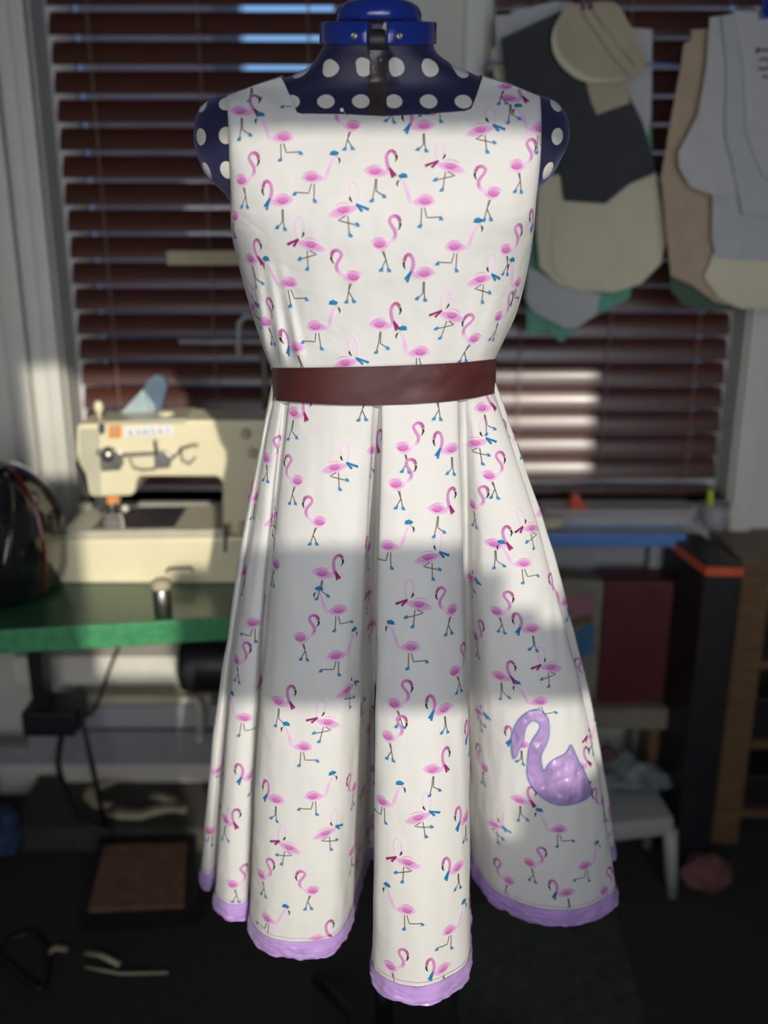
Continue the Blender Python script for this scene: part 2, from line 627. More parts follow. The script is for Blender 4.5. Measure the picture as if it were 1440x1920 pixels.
def blind(label, xa, xb, y, zlow, tilt, skew=0.0):
    L = xb - xa
    root = empty('venetian_blind', ((xa + xb) / 2, y, zlow), label, 'blind', 'dark wooden venetian blinds')
    me = slat_mesh(L, tilt)
    z = 1.768 - SLP * int((1.768 - zlow - .028) / SLP)
    k = 0
    while z < 2.02:
        o = bpy.data.objects.new('slat', me)
        link(o, root)
        o.location = ((xa + xb) / 2 + random.uniform(-.001, .001), y, z)
        o.rotation_euler = (random.gauss(0, .012), random.gauss(0, .0008), 0)
        z += SLP
        k += 1
    boxmm('bottom_rail', (xa, y - .024, zlow), (xb, y + .024, zlow + .018), M_SLAT, root, .003)
    boxmm('head_rail', (xa, y - .028, 2.04), (xb, y + .028, 2.09), M_SLAT, root, .003)
    for fx in (0.14, 0.5, 0.86):
        bm = bmesh.new()
        for dy in (-.027, .027):
            bm_tube(bm, [(lerp(xa, xb, fx), y + dy, zlow + .01), (lerp(xa, xb, fx), y + dy, 2.05)], .0011, 5)
        bmobj('ladder_cord', bm, M_CORD, root)
    return root


blind('dark wooden venetian blind left of the dress form, behind the sewing machine', W1[0] + .026, W1[1] - .012, YW + .035, 0.80, math.radians(64))
blind('dark wooden venetian blind right of the dress, behind the hanging card patterns', W2[0] + .012, W2[1] - .024, YW + .035, 0.775, math.radians(72))

# neighbouring building seen in slits between the slats
nb = empty('neighbour_building', (0, 7.0, -0.5), 'dark building outside the window, seen in slits between the blind slats', 'building')
boxmm('wall', (-6, 7.0, -0.5), (4.5, 9.0, 1.95), M_NEIGH, nb)
boxmm('chimney_stack', (-3.6, 7.1, 1.95), (-1.15, 8.6, 6.0), M_NEIGH, nb)
boxmm('upper_storey', (0.35, 7.05, 1.95), (4.5, 9, 6.0), M_NEIGH, nb)

# ================================================================== DRESS FORM
YA = 1.20            # axis of the dress form
OUT_L = [(60, 607), (85, 607), (105, 597), (125, 582), (140, 556), (155, 512), (170, 452), (182, 410), (195, 384), (215, 370), (240, 365), (270, 366), (300, 374), (330, 389), (365, 424), (400, 447), (450, 462), (520, 480), (600, 505), (680, 535), (760, 560), (840, 570)]
OUT_R = [(60, 810), (85, 812), (105, 822), (125, 852), (140, 885), (155, 925), (170, 975), (182, 1020), (195, 1045), (215, 1061), (240, 1066), (270, 1064), (300, 1050), (330, 1032), (355, 1008), (400, 990), (450, 975), (520, 955), (600, 935), (680, 900), (760, 880), (840, 870)]
DEP = [(60, .062), (85, .060), (110, .057), (140, .052), (165, .050), (185, .053), (215, .066), (250, .074), (300, .084), (400, .10), (480, .098), (600, .085), (690, .075), (760, .062), (840, .055)]


def se(x, p):
    x = min(1.0, abs(x))
    return (1 - x**p) ** (1 / p)


def torso():
    rows = []
    angs = []
    n = 144
    for k in range(n + 1):
        angs.append(-math.pi / 2 * 0 + 2 * math.pi * k / n)     # 0 = back, pi = front
    pys = [60 + 4 * k for k in range(196)]
    verts, uvs, faces = [], [], []
    prevc = None
    tcum = 0
    for j, py in enumerate(pys):
        l = at(sprof(OUT_L, py), py, YA)
        r = at(sprof(OUT_R, py), py, YA)
        cx = (l.x + r.x) / 2
        a = (r.x - l.x) / 2
        b = sprof(DEP, py)
        z = l.z
        p = 2.3
        ring = []
        for th in angs:
            s, c = math.sin(th), math.cos(th)
            ex = 2 / p
            x = cx - a * math.copysign(abs(s) ** ex, s)
            y = YA + b * math.copysign(abs(c) ** ex, c)
            ring.append(Vector((x, y, z)))
        front = ring[n // 2]
        # slot of the adjuster down the centre front
        for v in ring:
            if v.y < YA:
                g = max(0.0, 1 - (abs(v.x - cx - 0.0) / 0.011) ** 6)
                v.y += 0.006 * g
        if prevc is not None:
            tcum += (Vector((0, front.y, front.z)) - prevc).length
        prevc = Vector((0, front.y, front.z))
        s = [0.0] * (n + 1)
        for q in range(n // 2, n):
            s[q + 1] = s[q] + (ring[q + 1] - ring[q]).length
        for q in range(n // 2, 0, -1):
            s[q - 1] = s[q] - (ring[q - 1] - ring[q]).length
        for q in range(n + 1):
            verts.append(ring[q])
            uvs.append((s[q], -tcum))
    W = n + 1
    for j in range(len(pys) - 1):
        for q in range(n):
            faces.append((j * W + q, j * W + q + 1, (j + 1) * W + q + 1, (j + 1) * W + q))
    faces.append(tuple(range(0, n)))
    faces.append(tuple((len(pys) - 1) * W + q for q in range(n)))
    me = bpy.data.meshes.new('torso')
    me.from_pydata([tuple(v) for v in verts], [], faces)
    me.materials.append(M_DOT)
    uvl = me.uv_layers.new(name='cloth')
    for li, lp in enumerate(me.loops):
        uvl.data[li].uv = uvs[lp.vertex_index]
    me.polygons.foreach_set('use_smooth', [True] * len(me.polygons))
    bm = bmesh.new()
    bm.from_mesh(me)
    bmesh.ops.recalc_face_normals(bm, faces=bm.faces[:])
    bm.to_mesh(me)
    bm.free()
    return me


form = empty('dress_form', (0, YA, 0), 'adjustable dressmaking form in navy polka-dot jersey wearing the white dress', 'dress form')
tme = torso()
torso_o = link(bpy.data.objects.new('torso', tme), form)
torso_bvh = BVHTree.FromPolygons([v.co for v in tme.vertices], [tuple(p.vertices) for p in tme.polygons])

# centre adjuster strip in the slot
vs, fs = [], []
for j in range(60):
    py = 84 + j * (236 - 84) / 59
    for q, px in enumerate((691.5, 695, 709, 723, 726.5)):
        h = torso_bvh.ray_cast(CAM, ray(px, py).normalized())
        p = h[0] if h[0] else at(px, py, YA - .06)
        p = Vector(p)
        p.y = min(p.y, at(709, py, YA - sprof(DEP, py) + .0065).y) - (.0015 if 0 < q < 4 else -.001)
        vs.append(p)
for j in range(59):
    for q in range(4):
        a = j * 5 + q
        fs.append((a, a + 5, a + 6, a + 1))
strip = obj('adjuster_strip', vs, fs, M_BROWNP, form, True)
strip['label'] = 'dark brown plastic adjuster strip'
c = at(714, 112, YA - .062)
lathe('strip_screw', c, (0, -1, 0), [(.0022, -.002), (.0026, .0008), (.0016, .0016)], M_DARKSTEEL, form, 12)

# blue collar plates (two curved plates with a screw each), neck plate and cap
RC = 0.0595


def collar_plate(px0, px1, yt, yb):
    # an arc of the collar ring; angles measured from the front
    cx = at(709, 60, YA).x
    def ang(px):
        return math.asin(max(-1, min(1, (at(px, 60, YA - .04).x - cx) / 0.0655)))
    a0, a1 = ang(px0), ang(px1)
    zt, zb = at(709, yt, YA - .06).z, at(709, yb, YA - .06).z
    bm = bmesh.new()
    n = 26
    rings = []
    for k in range(n + 1):
        a = lerp(a0, a1, k / n)
        rim = []
        tilt = 0.010 * (1 - math.cos(a))
        for rr, zz in ((.0655, zb), (.0665, zb + .002), (.0665, zt - .002), (.0655, zt), (.0620, zt), (.0620, zb)):
            rim.append(bm.verts.new((cx + rr * math.sin(a), YA - .0 - rr * math.cos(a), zz + tilt)))
        rings.append(rim)
    for u, v in zip(rings, rings[1:]):
        for q in range(6):
            bm.faces.new((u[q], u[(q + 1) % 6], v[(q + 1) % 6], v[q]))
    bm.faces.new(rings[0])
    bm.faces.new(rings[-1])
    return bmobj('collar_plate', bm, M_BLUEP, form, True), cx


for (p0, p1, sx) in ((596, 690, 664), (725, 820, 749)):
    cp, cx = collar_plate(p0, p1, 41, 85)
    x = at(sx, 66, YA - .062).x
    yy = YA - math.sqrt(max(0, .0668**2 - (x - cx) ** 2))
    c = Vector((x, yy, at(sx, 67, yy).z))
    nrm = Vector((x - cx, yy - YA, 0))
    lathe('screw', c, nrm, [(.0042, -.001), (.0044, .0010), (.0030, .0022), (.0009, .0023), (.0009, .0012)], M_STEEL, cp, 16)
cxn = at(709, 60, YA).x
zc0 = at(709, 58, YA - .06).z
lathe('neck_core', (cxn, YA, zc0 - .018), (0, 0, 1), [(.057, 0), (.057, .020), (.050, .024), (.045, .040)], M_BLACK, form, 40)
# cap dial: rounded slab
capz = at(709, 36, YA - .05).z
lathe('cap_dial', (at(710, 20, YA).x, YA, capz), (0, 0, 1),
      [(.044, 0), (.0475, .0015), (.0487, .006), (.0483, .013), (.0455, .0195), (.041, .0228), (.034, .0240), (.001, .0243)], M_BLUEP, form, 56)
boxmm('cap_label', (at(671, 3, YA).x, YA - .030, capz + .0238), (at(752, 3, YA).x, YA + .012, capz + .0252), M_WLABEL, form)
# stand
tube('stand_pole', [(0, YA, .06), (0, YA, 1.0)], .014, M_BLACK, form, 16)
for a in (25, 115, 205, 295):
    aa = math.radians(a)
    d = Vector((math.cos(aa), math.sin(aa), 0))
    tube('stand_leg', [Vector((0, YA, .10)) + d * .01, Vector((0, YA, .075)) + d * .16, Vector((0, YA, .014)) + d * .30], [.013, .012, .010], M_BLACK, form, 10)

# ================================================================== DRESS
dress = empty('dress', (0, YA, 0.46), 'sleeveless white flamingo-print cotton dress with pleated skirt and lilac hem', 'dress')

BL = [(140, 424), (180, 425), (230, 428), (300, 430), (350, 432), (430, 433), (450, 436), (500, 448), (560, 464), (620, 482), (660, 496), (690, 508), (705, 514)]
BR = [(140, 1012), (180, 1013), (230, 1015), (300, 1013), (370, 1006), (440, 1000), (480, 994), (520, 986), (590, 966), (640, 944), (675, 928), (705, 925)]
TOP = [(420, 182), (424, 181), (480, 160), (527, 145), (534, 158), (557, 211), (566, 213), (640, 214), (720, 218), (800, 214), (872, 208), (884, 203), (894, 178), (905, 144), (960, 160), (1013, 182), (1020, 184)]
BDEP = [(140, .040), (180, .056), (215, .073), (260, .088), (320, .106), (400, .122), (480, .120), (600, .107), (705, .100)]
BEDGE = [(140, .016), (165, .022), (190, .046), (230, .060), (330, .062), (400, .050), (450, .022), (500, .0), (705, .0)]


def bodice_depth(px, py):
    l, r = sprof(BL, py), sprof(BR, py)
    xn = 2 * (px - l) / (r - l) - 1
    e = sprof(BEDGE, py)
    d = e + (sprof(BDEP, py) - e) * se(xn, 2.5)
    # soft drape: gathers rising from the waist and loose cloth under the bust
    g = max(0.0, min(1.0, (py - 430) / 250))
    d += g * 0.0030 * math.sin(px * 0.055 + py * 0.012) * (0.4 + 0.6 * abs(xn))
    for gx, gw, ga, gs in ((500, 9, .0110, -.10), (532, 9, .0100, -.14), (566, 9, .0070, -.2), (905, 16, .0040, .16), (870, 15, .0030, .2), (640, 30, .002, -.15), (780, 30, .002, .15)):
        cxl = gx + gs * (690 - py)
        h = max(0.0, min(1.0, (py - 470) / 160)) * max(0.0, min(1.0, (692 - py) / 30))
        d += h * ga * math.exp(-((px - cxl) / gw) ** 2)
    d += 0.0016 * noise.noise(Vector((px * .012, py * .008, 3.1))) + 0.0008 * noise.noise(Vector((px * .04, py * .03, 8.1)))
    return d


class Surf:
    """grid surface with arc lengths, so that motifs can be laid on the cloth in metres"""

    valid = None

    def __init__(self, P, outward):
        self.P = P
        self.nj, self.ni = len(P), len(P[0])
        mid = self.ni // 2
        self.S = []
        for row in P:
            s = [0.0]
            for a, b in zip(row, row[1:]):
                s.append(s[-1] + max(1e-6, (b - a).length))
            self.S.append(s)
        self.T = []
        for i in range(self.ni):
            t = [0.0]
            for j in range(1, self.nj):
                t.append(t[-1] + max(1e-6, (P[j][i] - P[j - 1][i]).length))
            self.T.append(t)
        self.sign = 1
        jj, ii = self.nj // 2, mid
        n = self.raw_n(ii, jj)
        if n.dot(outward) < 0:
            self.sign = -1

    def raw_n(self, i, j):
        i = max(1, min(self.ni - 2, int(round(i))))
        j = max(1, min(self.nj - 2, int(round(j))))
        return (self.P[j][i + 1] - self.P[j][i - 1]).cross(self.P[j + 1][i] - self.P[j - 1][i]).normalized()

    def ev(self, i, j):
        i0 = max(0, min(self.ni - 2, int(i)))
        j0 = max(0, min(self.nj - 2, int(j)))
        a, b = i - i0, j - j0
        P = self.P
        p = (P[j0][i0] * (1 - a) + P[j0][i0 + 1] * a) * (1 - b) + (P[j0 + 1][i0] * (1 - a) + P[j0 + 1][i0 + 1] * a) * b
        n0, n1 = self.raw_n(i0, j0), self.raw_n(i0 + 1, j0)
        n2, n3 = self.raw_n(i0, j0 + 1), self.raw_n(i0 + 1, j0 + 1)
        n = ((n0 * (1 - a) + n1 * a) * (1 - b) + (n2 * (1 - a) + n3 * a) * b).normalized()
        return p, n * self.sign

    @staticmethod
    def inv(arr, v):
        if v < arr[0] or v > arr[-1]:
            return None
        k = min(len(arr) - 2, bisect_right(arr, v) - 1)
        return k + (v - arr[k]) / (arr[k + 1] - arr[k])

    def place(self, i0, j0, dx, dy, off):
        k = int(i0)
        f = i0 - k
        k2 = min(k + 1, self.ni - 1)
        Tk = self.T[k]
        jl = min(int(j0), self.nj - 2)
        t0 = Tk[jl] + (Tk[jl + 1] - Tk[jl]) * (j0 - jl)
        jj = self.inv(Tk, t0 - dy)
        if jj is None:
            return None
        jl = min(int(jj), self.nj - 2)
        b = jj - jl
        def srow(j):
            S = self.S[j]
            return self.inv(S, S[k] + (S[k2] - S[k]) * f + dx)
        ia, ib = srow(jl), srow(jl + 1)
        if ia is None or ib is None:
            return None
        ii = ia * (1 - b) + ib * b
        if self.valid and not (self.valid[min(self.nj - 1, int(jj) + 1)][int(ii)] and self.valid[min(self.nj - 1, int(jj) + 1)][min(self.ni - 1, int(ii) + 1)]):
            return None
        p, n = self.ev(ii, jj)
        return p + n * off


def grid_mesh(name, P, m, parent, flip=False, skip=None):
    nj, ni = len(P), len(P[0])
    verts = [tuple(p) for row in P for p in row]
    faces = []
    for j in range(nj - 1):
        for i in range(ni - 1):
            if skip and skip(i, j):
                continue
            q = (j * ni + i, j * ni + i + 1, (j + 1) * ni + i + 1, (j + 1) * ni + i)
            faces.append(q[::-1] if flip else q)
    me = bpy.data.meshes.new(name)
    me.from_pydata(verts, [], faces)
    me.materials.append(m)
    me.polygons.foreach_set('use_smooth', [True] * len(me.polygons))
    if m is M_CLOTH:
        ca = me.color_attributes.new('Print', 'FLOAT_COLOR', 'POINT')
        ca.data.foreach_set('color', [x for _ in verts for x in (*CLOTH, 1.0)])
    me.update()
    return link(bpy.data.objects.new(name, me), parent)


# --- bodice
Us = sorted(set([k / 170 for k in range(171)] + [(527 - 424.5) / 588, (557 - 427) / 587, (884 - 427) / 587, (905 - 424) / 588]))
NV = 165
PB, VALID = [], []
cols = []
for U in Us:
    py = 180.0
    for _ in range(40):
        l, r = sprof(BL, py), sprof(BR, py)
        py = 0.5 * py + 0.5 * prof(TOP, l + (r - l) * U)
    cols.append(py)
for j in range(NV + 1):
    row, ok = [], []
    for U, pt in zip(Us, cols):
        pj = lerp(143, 705, j / NV)
        py = max(pj, pt)
        l, r = sprof(BL, py), sprof(BR, py)
        px = l + (r - l) * U
        row.append(at(px, py, YA - bodice_depth(px, py)))
        ok.append(pj >= pt - 0.5)
    PB.append(row)
    VALID.append(ok)


def bskip(i, j):
    return not (VALID[j + 1][i] or VALID[j + 1][i + 1])


bod = grid_mesh('bodice', PB, M_CLOTH, dress, False, bskip)
BFACE = [(i, j) for j in range(NV) for i in range(len(Us) - 1) if not bskip(i, j)]
SB = Surf(PB, Vector((0, -1, 0)))
SB.valid = VALID
bod_bvh = BVHTree.FromPolygons([v.co for v in bod.data.vertices], [tuple(p.vertices) for p in bod.data.polygons])
# back of the bodice, mirrored in depth and joined over the shoulders
PK = [[Vector((p.x, YA + 0.82 * (YA - p.y) + .002, p.z)) for p in row] for row in PB]
sh = [i for i, U in enumerate(Us) if U < 0.176 or U > 0.817]
top_row = []
PK2 = []
for q in range(7):
    row = []
    for i, p in enumerate(PB[0]):
        b = PK[0][i]
        t = q / 6
        v = p.lerp(b, t)
        v = v + Vector((0, 0, .006 * math.sin(math.pi * t)))
        row.append(v)
    PK2.append(row)
shs = set(sh)
grid_mesh('bodice_back', PK2 + PK[1:], M_CLOTH, dress, True, lambda i, j: (not (i in shs and (i + 1) in shs)) if j < 6 else bskip(i, j - 6))

# --- skirt
ZH = HC - 0.940
ZWA = HC - 0.196
ctrl = []      # (waist Vector, hem Vector)


def waist_pt(px, inset=0.0):
    p = at(px, 745, YA - .05)
    d = 0.101 * se((px - 720.5) / 209.0, 2.4)
    x = at(px, 745, YA - d).x
    return Vector((x, YA - d + inset, ZWA))


FRONT = [
    (513, 0, 384, 1640), (514, 0, 378, 1657), (516, 0, 390, 1664), (518, .006, 412, 1640), (520, .004, 415, 1668),
    (522, 0, 404, 1702), (529, 0, 428, 1722), (532, 0, 458, 1719), (538, .005, 472, 1672), (545, .005, 482, 1695),
    (550, 0, 468, 1748), (578, 0, 500, 1784), (630, 0, 562, 1797), (676, 0, 622, 1786), (698, 0, 656, 1738),
    (704, .004, 672, 1680), (711, .006, 698, 1612), (717, .006, 714, 1650), (720, .003, 710, 1745),
    (722, 0, 701, 1842), (750, 0, 726, 1868), (792, 0, 775, 1882), (828, 0, 828, 1872), (852, 0, 873, 1836),
    (857, .003, 879, 1740), (862, .006, 872, 1640), (870, .006, 878, 1612),
    (878, .001, 893, 1650), (884, 0, 930, 1696), (895, 0, 1000, 1727), (906, 0, 1088, 1732), (915, 0, 1157, 1692),
    (918, .004, 1140, 1655), (920, .006, 1124, 1622), (923, .003, 1143, 1612), (926, 0, 1153, 1605),
]
for wx, ins, hx, hy in FRONT:
    ctrl.append((waist_pt(wx, ins), at_z(hx, hy, ZH)))
nf = len(ctrl)
# the back, out of sight: alternating pleats
last, first = ctrl[-1][1], ctrl[0][1]
cxy = Vector((0.02, 1.22))
a0 = math.atan2(last.y - cxy.y, last.x - cxy.x)
a1 = math.atan2(first.y - cxy.y, first.x - cxy.x)
if a1 < a0:
    a1 += 2 * math.pi
NB = 22
for k in range(1, NB):
    a = lerp(a0, a1, k / NB)
    rr = (0.30 if k % 2 else 0.23) - 0.02 * math.cos(a * 2)
    hem = Vector((cxy.x + rr * math.cos(a), cxy.y + rr * math.sin(a), ZH))
    aw = lerp(0.0, math.pi, k / NB)
    rw = 1.0 if k % 2 else 0.92
    wst = Vector((0.1385 * math.cos(aw) * rw, YA + 0.10 * math.sin(aw) * rw, ZWA))
    ctrl.append((wst, hem))
N = len(ctrl)
# open the loop at the middle of the back so that the seam hides there
shift = nf + NB // 2
ctrl = ctrl[shift:] + ctrl[:shift]
ctrl.append(ctrl[0])


def cr_cent(p, knots, n):
    """centripetal Catmull-Rom through p at the given knots, sampled n per span by weight"""
    out = []
    N = len(p)
    for k in range(N - 1):
        pm = p[k - 1] if k > 0 else p[-2]
        pn = p[k + 2] if k + 2 < N else p[1]
        t1, t2 = knots[k], knots[k + 1]
        t0 = knots[k - 1] if k > 0 else t1 - (knots[-1] - knots[-2])
        t3 = knots[k + 2] if k + 2 < N else t2 + (knots[1] - knots[0])
        for q in range(n[k]):
            t = lerp(t1, t2, q / n[k])
            A1 = pm * ((t1 - t) / (t1 - t0)) + p[k] * ((t - t0) / (t1 - t0))
            A2 = p[k] * ((t2 - t) / (t2 - t1)) + p[k + 1] * ((t - t1) / (t2 - t1))
            A3 = p[k + 1] * ((t3 - t) / (t3 - t2)) + pn * ((t - t2) / (t3 - t2))
            B1 = A1 * ((t2 - t) / (t2 - t0)) + A2 * ((t - t0) / (t2 - t0))
            B2 = A2 * ((t3 - t) / (t3 - t1)) + A3 * ((t - t1) / (t3 - t1))
            out.append(B1 * ((t2 - t) / (t2 - t1)) + B2 * ((t - t1) / (t2 - t1)))
    out.append(p[-1].copy())
    return out


hems = [c[1] for c in ctrl]
wsts = [c[0] for c in ctrl]
kn = [0.0]
for a, b in zip(hems, hems[1:]):
    kn.append(kn[-1] + max(0.02, (b - a).length) ** 0.5)
cnt = [max(5, int(math.ceil((b - a).length / 0.0032))) for a, b in zip(hems, hems[1:])]
HEM = cr_cent(hems, kn, cnt)
WST = cr_cent(wsts, kn, cnt)
NI = len(HEM)
NJ = 180


def skirt_pt(i, t):
    wgt = t + 0.42 * t * (1 - t)
    a, b = WST[i], HEM[i]
    p = Vector((lerp(a.x, b.x, wgt), lerp(a.y, b.y, wgt), lerp(a.z, b.z, t)))
    return p


PS = []
for j in range(NJ + 1):
    t = j / NJ
    PS.append([skirt_pt(i, t) for i in range(NI)])
# fine ripple of the cloth, along the surface normal
tmpS = Surf(PS, Vector((0, -1, 0)))
PS2 = []
for j in range(NJ + 1):
    row = []
    t = j / NJ
    for i in range(NI):
        n = tmpS.raw_n(i, j) * tmpS.sign
        p = PS[j][i]
        amp = 0.0022 * min(1, t * 3) * noise.noise(Vector((p.x * 22, p.y * 22, p.z * 5))) + 0.0011 * noise.noise(Vector((p.x * 60, p.y * 60, p.z * 18 + 4)))
        row.append(p + n * amp)
    PS2.append(row)
PS = PS2
SS = Surf(PS, Vector((0, -1, 0)))
jb = int(NJ * 0.967)
skirt = grid_mesh('skirt', PS[:jb + 2], M_CLOTH, dress, False)
skirt_bvh = BVHTree.FromPolygons([v.co for v in skirt.data.vertices], [tuple(p.vertices) for p in skirt.data.polygons])
nskc = NI - 1

# --- lilac satin hem band with puckers
PH = []
nh = 14
for q in range(nh + 1):
    j = lerp(jb, NJ, q / nh)
    row = []
    for i in range(NI):
        p, n = SS.ev(i, min(j, NJ - 1e-4))
        bulge = math.sin(math.pi * min(1, q / nh * 1.0))
        puck = 0.0020 * noise.noise(Vector((p.x * 130, p.y * 130, q * .35))) + .0018 * noise.noise(Vector((p.x * 60, p.y * 60, q * .5 + 9)))
        v = p + n * (0.0013 + 0.0012 * bulge + puck * min(1.0, .3 + q / nh))
        v.z += -.0042 * (q / nh) * (0.5 + noise.noise(Vector((p.x * 38, p.y * 38, 2.2))))
        row.append(v)
    PH.append(row)
hb = grid_mesh('hem_band', PH, M_LILAC, dress)
hb['label'] = 'lilac satin hem band'
bm = bmesh.new()
bm_tube(bm, [SS.ev(i, jb - 1.2)[0] + SS.ev(i, jb - 1.2)[1] * .0008 for i in range(0, NI, 2)], .00035, 4)
hs = bmobj('hem_stitching', bm, mat('lilac_thread', (0.45, 0.32, 0.55), 0.7), dress)

# ------------------------------------------------------------------ flamingo print
K_EDGE = CLOTH
PINKC = lin(206, 100, 184)
PINKM = lin(222, 160, 210)
PINKP = lin(234, 205, 233)
NECK = lin(207, 134, 194)
HEAD = lin(172, 62, 140)
MAG = lin(150, 42, 112)
BEAK = lin(45, 40, 42)
LEG = lin(88, 84, 78)
BLU = lin(28, 124, 178)
BLU2 = lin(60, 160, 205)
DEEP = lin(184, 70, 160)


def leaf(x0, y0, x1, y1, h_up, h_dn):
    """body outline: rounded breast at (x1,y1), tail point at (x0,y0)"""
    up, dn = [], []
    for k in range(13):
        t = k / 12
        x = lerp(x0, x1, t)
        y = lerp(y0, y1, t)
        e = math.sin(math.pi * t ** 0.8) ** (1.2 if t < .42 else .72) if 0 < t < 1 else 0
        up.append((x, y + h_up * e))
        dn.append((x, y - h_dn * e))
    return up, dn


def leg(pts):
    return ('stroke', pts, [0.8] * len(pts), [LEG] * len(pts), 2)


def skate(x, y, d):
    return [('stroke', [(x - 1.5 * d, y + 3.5), (x - 0.5 * d, y + 0.5), (x + 3.5 * d, y - 0.8)], [2.0, 2.5, 1.6], [BLU] * 3, 3),
            ('stroke', [(x - 3.0 * d, y - 2.4), (x + 3.2 * d, y - 2.9), (x + 5.6 * d, y - 1.2)], [.6, .6, .5], [BLU2] * 3, 3)]


def scarf(x, y, x1, y1, x2, y2, c):
    return [('stroke', [(x, y), (lerp(x, x1, .6), lerp(y, y1, .6)), (x1, y1)], [1.6, 2.0, 2.3], [c] * 3, 4),
            ('stroke', [(x, y), (lerp(x, x2, .6), lerp(y, y2, .6)), (x2, y2)], [1.6, 1.9, 2.2], [c] * 3, 4)]


def body(tail, breast, hu, hd, cx, cy):
    return [('leaf', leaf(*tail, *breast, hu, hd), 0),
            ('blob', cx, cy, 11.0, 5.6, 0.1, lin(212, 118, 196), lin(217, 138, 202), lin(221, 157, 209), 1),
            ('stroke', [(cx - 9, cy + 0), (cx - 3, cy - 4.2), (cx + 4, cy - 3.5), (cx + 9, cy + 1)], [.5, 1.1, 1.0, .4], [lin(196, 86, 170)] * 4, 2),
            ('stroke', [(cx - 15, cy + 5), (cx - 6, cy + 10), (cx + 3, cy + 11), (cx + 10, cy + 9)], [.3, .7, .7, .3], [lin(222, 150, 212)] * 4, 2)]


def mirror(items):
    out = []
    for it in items:
        if it[0] == 'leaf':
            up, dn = it[1]
            out.append(('leaf', ([(-x, y) for x, y in up], [(-x, y) for x, y in dn]), it[2]))
        elif it[0] == 'blob':
            out.append(('blob', -it[1], it[2], it[3], it[4], -it[5], it[6], it[7], it[8], it[9]))
        else:
            out.append(('stroke', [(-x, y) for x, y in it[1]], it[2], it[3], it[4]))
    return out


def hook_neck(p, wds, cols_, beak):
    return [('stroke', p, wds, cols_, 3), ('stroke', beak, [1.9, 1.7, .5], [BEAK] * 3, 4)]


T5 = (body((23, 1), (-22, -5), 13.5, 10, 2, 0)
      + hook_neck([(-17, -3), (-20, 3), (-17.5, 14), (-19, 26), (-25, 33), (-31, 29.5), (-33.5, 21)], [3.2, 3.2, 3.1, 2.9, 2.8, 3.0, 2.7],
                  [PINKP, NECK, NECK, NECK, lerp(Vector(NECK), Vector(HEAD), .6), HEAD, HEAD], [(-34, 20), (-34.2, 14), (-31.5, 8)])
      + scarf(-21, 4, -31, -10, -27, -15, BLU)
      + [leg([(1, -14), (1.5, -34), (-5, -42)]), leg([(3, -14), (4, -35), (6, -44)])] + skate(-7, -43, -1) + skate(6, -46, 1))
T1 = (body((-23, 1), (22, -5), 13.5, 10, -2, 0)
      + hook_neck([(17, -3), (21, 4), (18, 15), (17, 27), (21, 35), (27, 37), (32, 31)], [3.2, 3.2, 3.1, 2.9, 2.8, 3.0, 2.8],
                  [PINKP, NECK, NECK, NECK, lerp(Vector(NECK), Vector(HEAD), .6), HEAD, HEAD], [(32.5, 30), (34.3, 24), (31.5, 17)])
      + scarf(22, 6, 33, -8, 28, -11, MAG)
      + [leg([(-1, -13), (-2, -32), (-5, -48)]), leg([(1, -13), (1, -34), (13, -42)])] + skate(-5, -50, -1) + skate(14, -43, 1))
T4 = (body((-15, 2), (17, -1), 12, 13, -1, 0)
      + hook_neck([(10, 1), (20, 6), (26, 13), (26, 22), (20.5, 30), (16, 38), (19, 44), (25, 46), (31, 43), (34, 36)], [2.4, 2.8, 3.0, 3.0, 2.8, 2.7, 2.6, 2.8, 3.1, 2.6],
                  [PINKP, PINKP, NECK, NECK, NECK, NECK, NECK, lerp(Vector(NECK), Vector(HEAD), .5), HEAD, HEAD], [(34, 35), (34.4, 30), (31, 23)])
      + [leg([(3, -11), (9, -25), (1, -40)]), leg([(6, -11), (8.5, -24), (13, -42)])] + skate(1, -42, -1) + skate(13, -43, 1))
T2 = (body((-21, -3), (21, -4), 14, 9, -2, -1)
      + [('stroke', [(19, -4), (23, 0), (27, 11), (32, 24), (37, 34)], [3.4, 3.6, 3.2, 2.9, 3.0], [PINKP, PINKP, lin(230, 190, 228), PINKP, PINKP], 1),
         ('stroke', [(44.5, 34), (46.5, 29), (45.5, 24)], [1.4, 1.4, .5], [BEAK] * 3, 4),
         ('blob', 37.5, 42.5, 7.5, 4.0, -0.1, BLU2, BLU, BLU, 4),
         ('stroke', [(29, 40), (36, 39.6), (45, 42.5)], [.8, 1.2, .7], [BLU] * 3, 4),
         ('stroke', [(37, 46), (38, 48)], [1.0, .5], [BLU] * 2, 4),
         ('blob', 41, 36.2, .9, .9, 0, BEAK, BEAK, BEAK, 4)]
      + [leg([(-2, -12), (-6, -28), (-27, -27)]), leg([(3, -12), (3, -38)])] + skate(-30, -29, -1) + skate(4, -41, 1))
T3 = (body((-29, -10), (25, 3), 12, 10, -2, 0)
      + [('stroke', [(9, 22), (7, 34), (11, 43), (16.5, 46), (21.5, 39), (23, 25), (21, 10)], [2.4, 2.3, 2.2, 2.2, 2.3, 2.4, 2.4], [lin(232, 214, 232)] * 7, 1),
         ('stroke', [(8.5, 21), (9, 17), (12.5, 12)], [1.2, 1.7, .5], [BEAK] * 3, 4)]
      + scarf(19, 9, 41, 0, 30, -3, BLU)
      + [leg([(6, -10), (9, -38)]), leg([(2, -10), (-10, -17), (19, -24)])] + skate(10, -41, 1) + skate(22, -24, 1))
T3M = [(it[0], it[1], it[2], [MAG] * 3, it[4]) if it[0] == 'stroke' and tuple(it[3][0]) == tuple(BLU) and it[4] == 4 else it for it in T3]
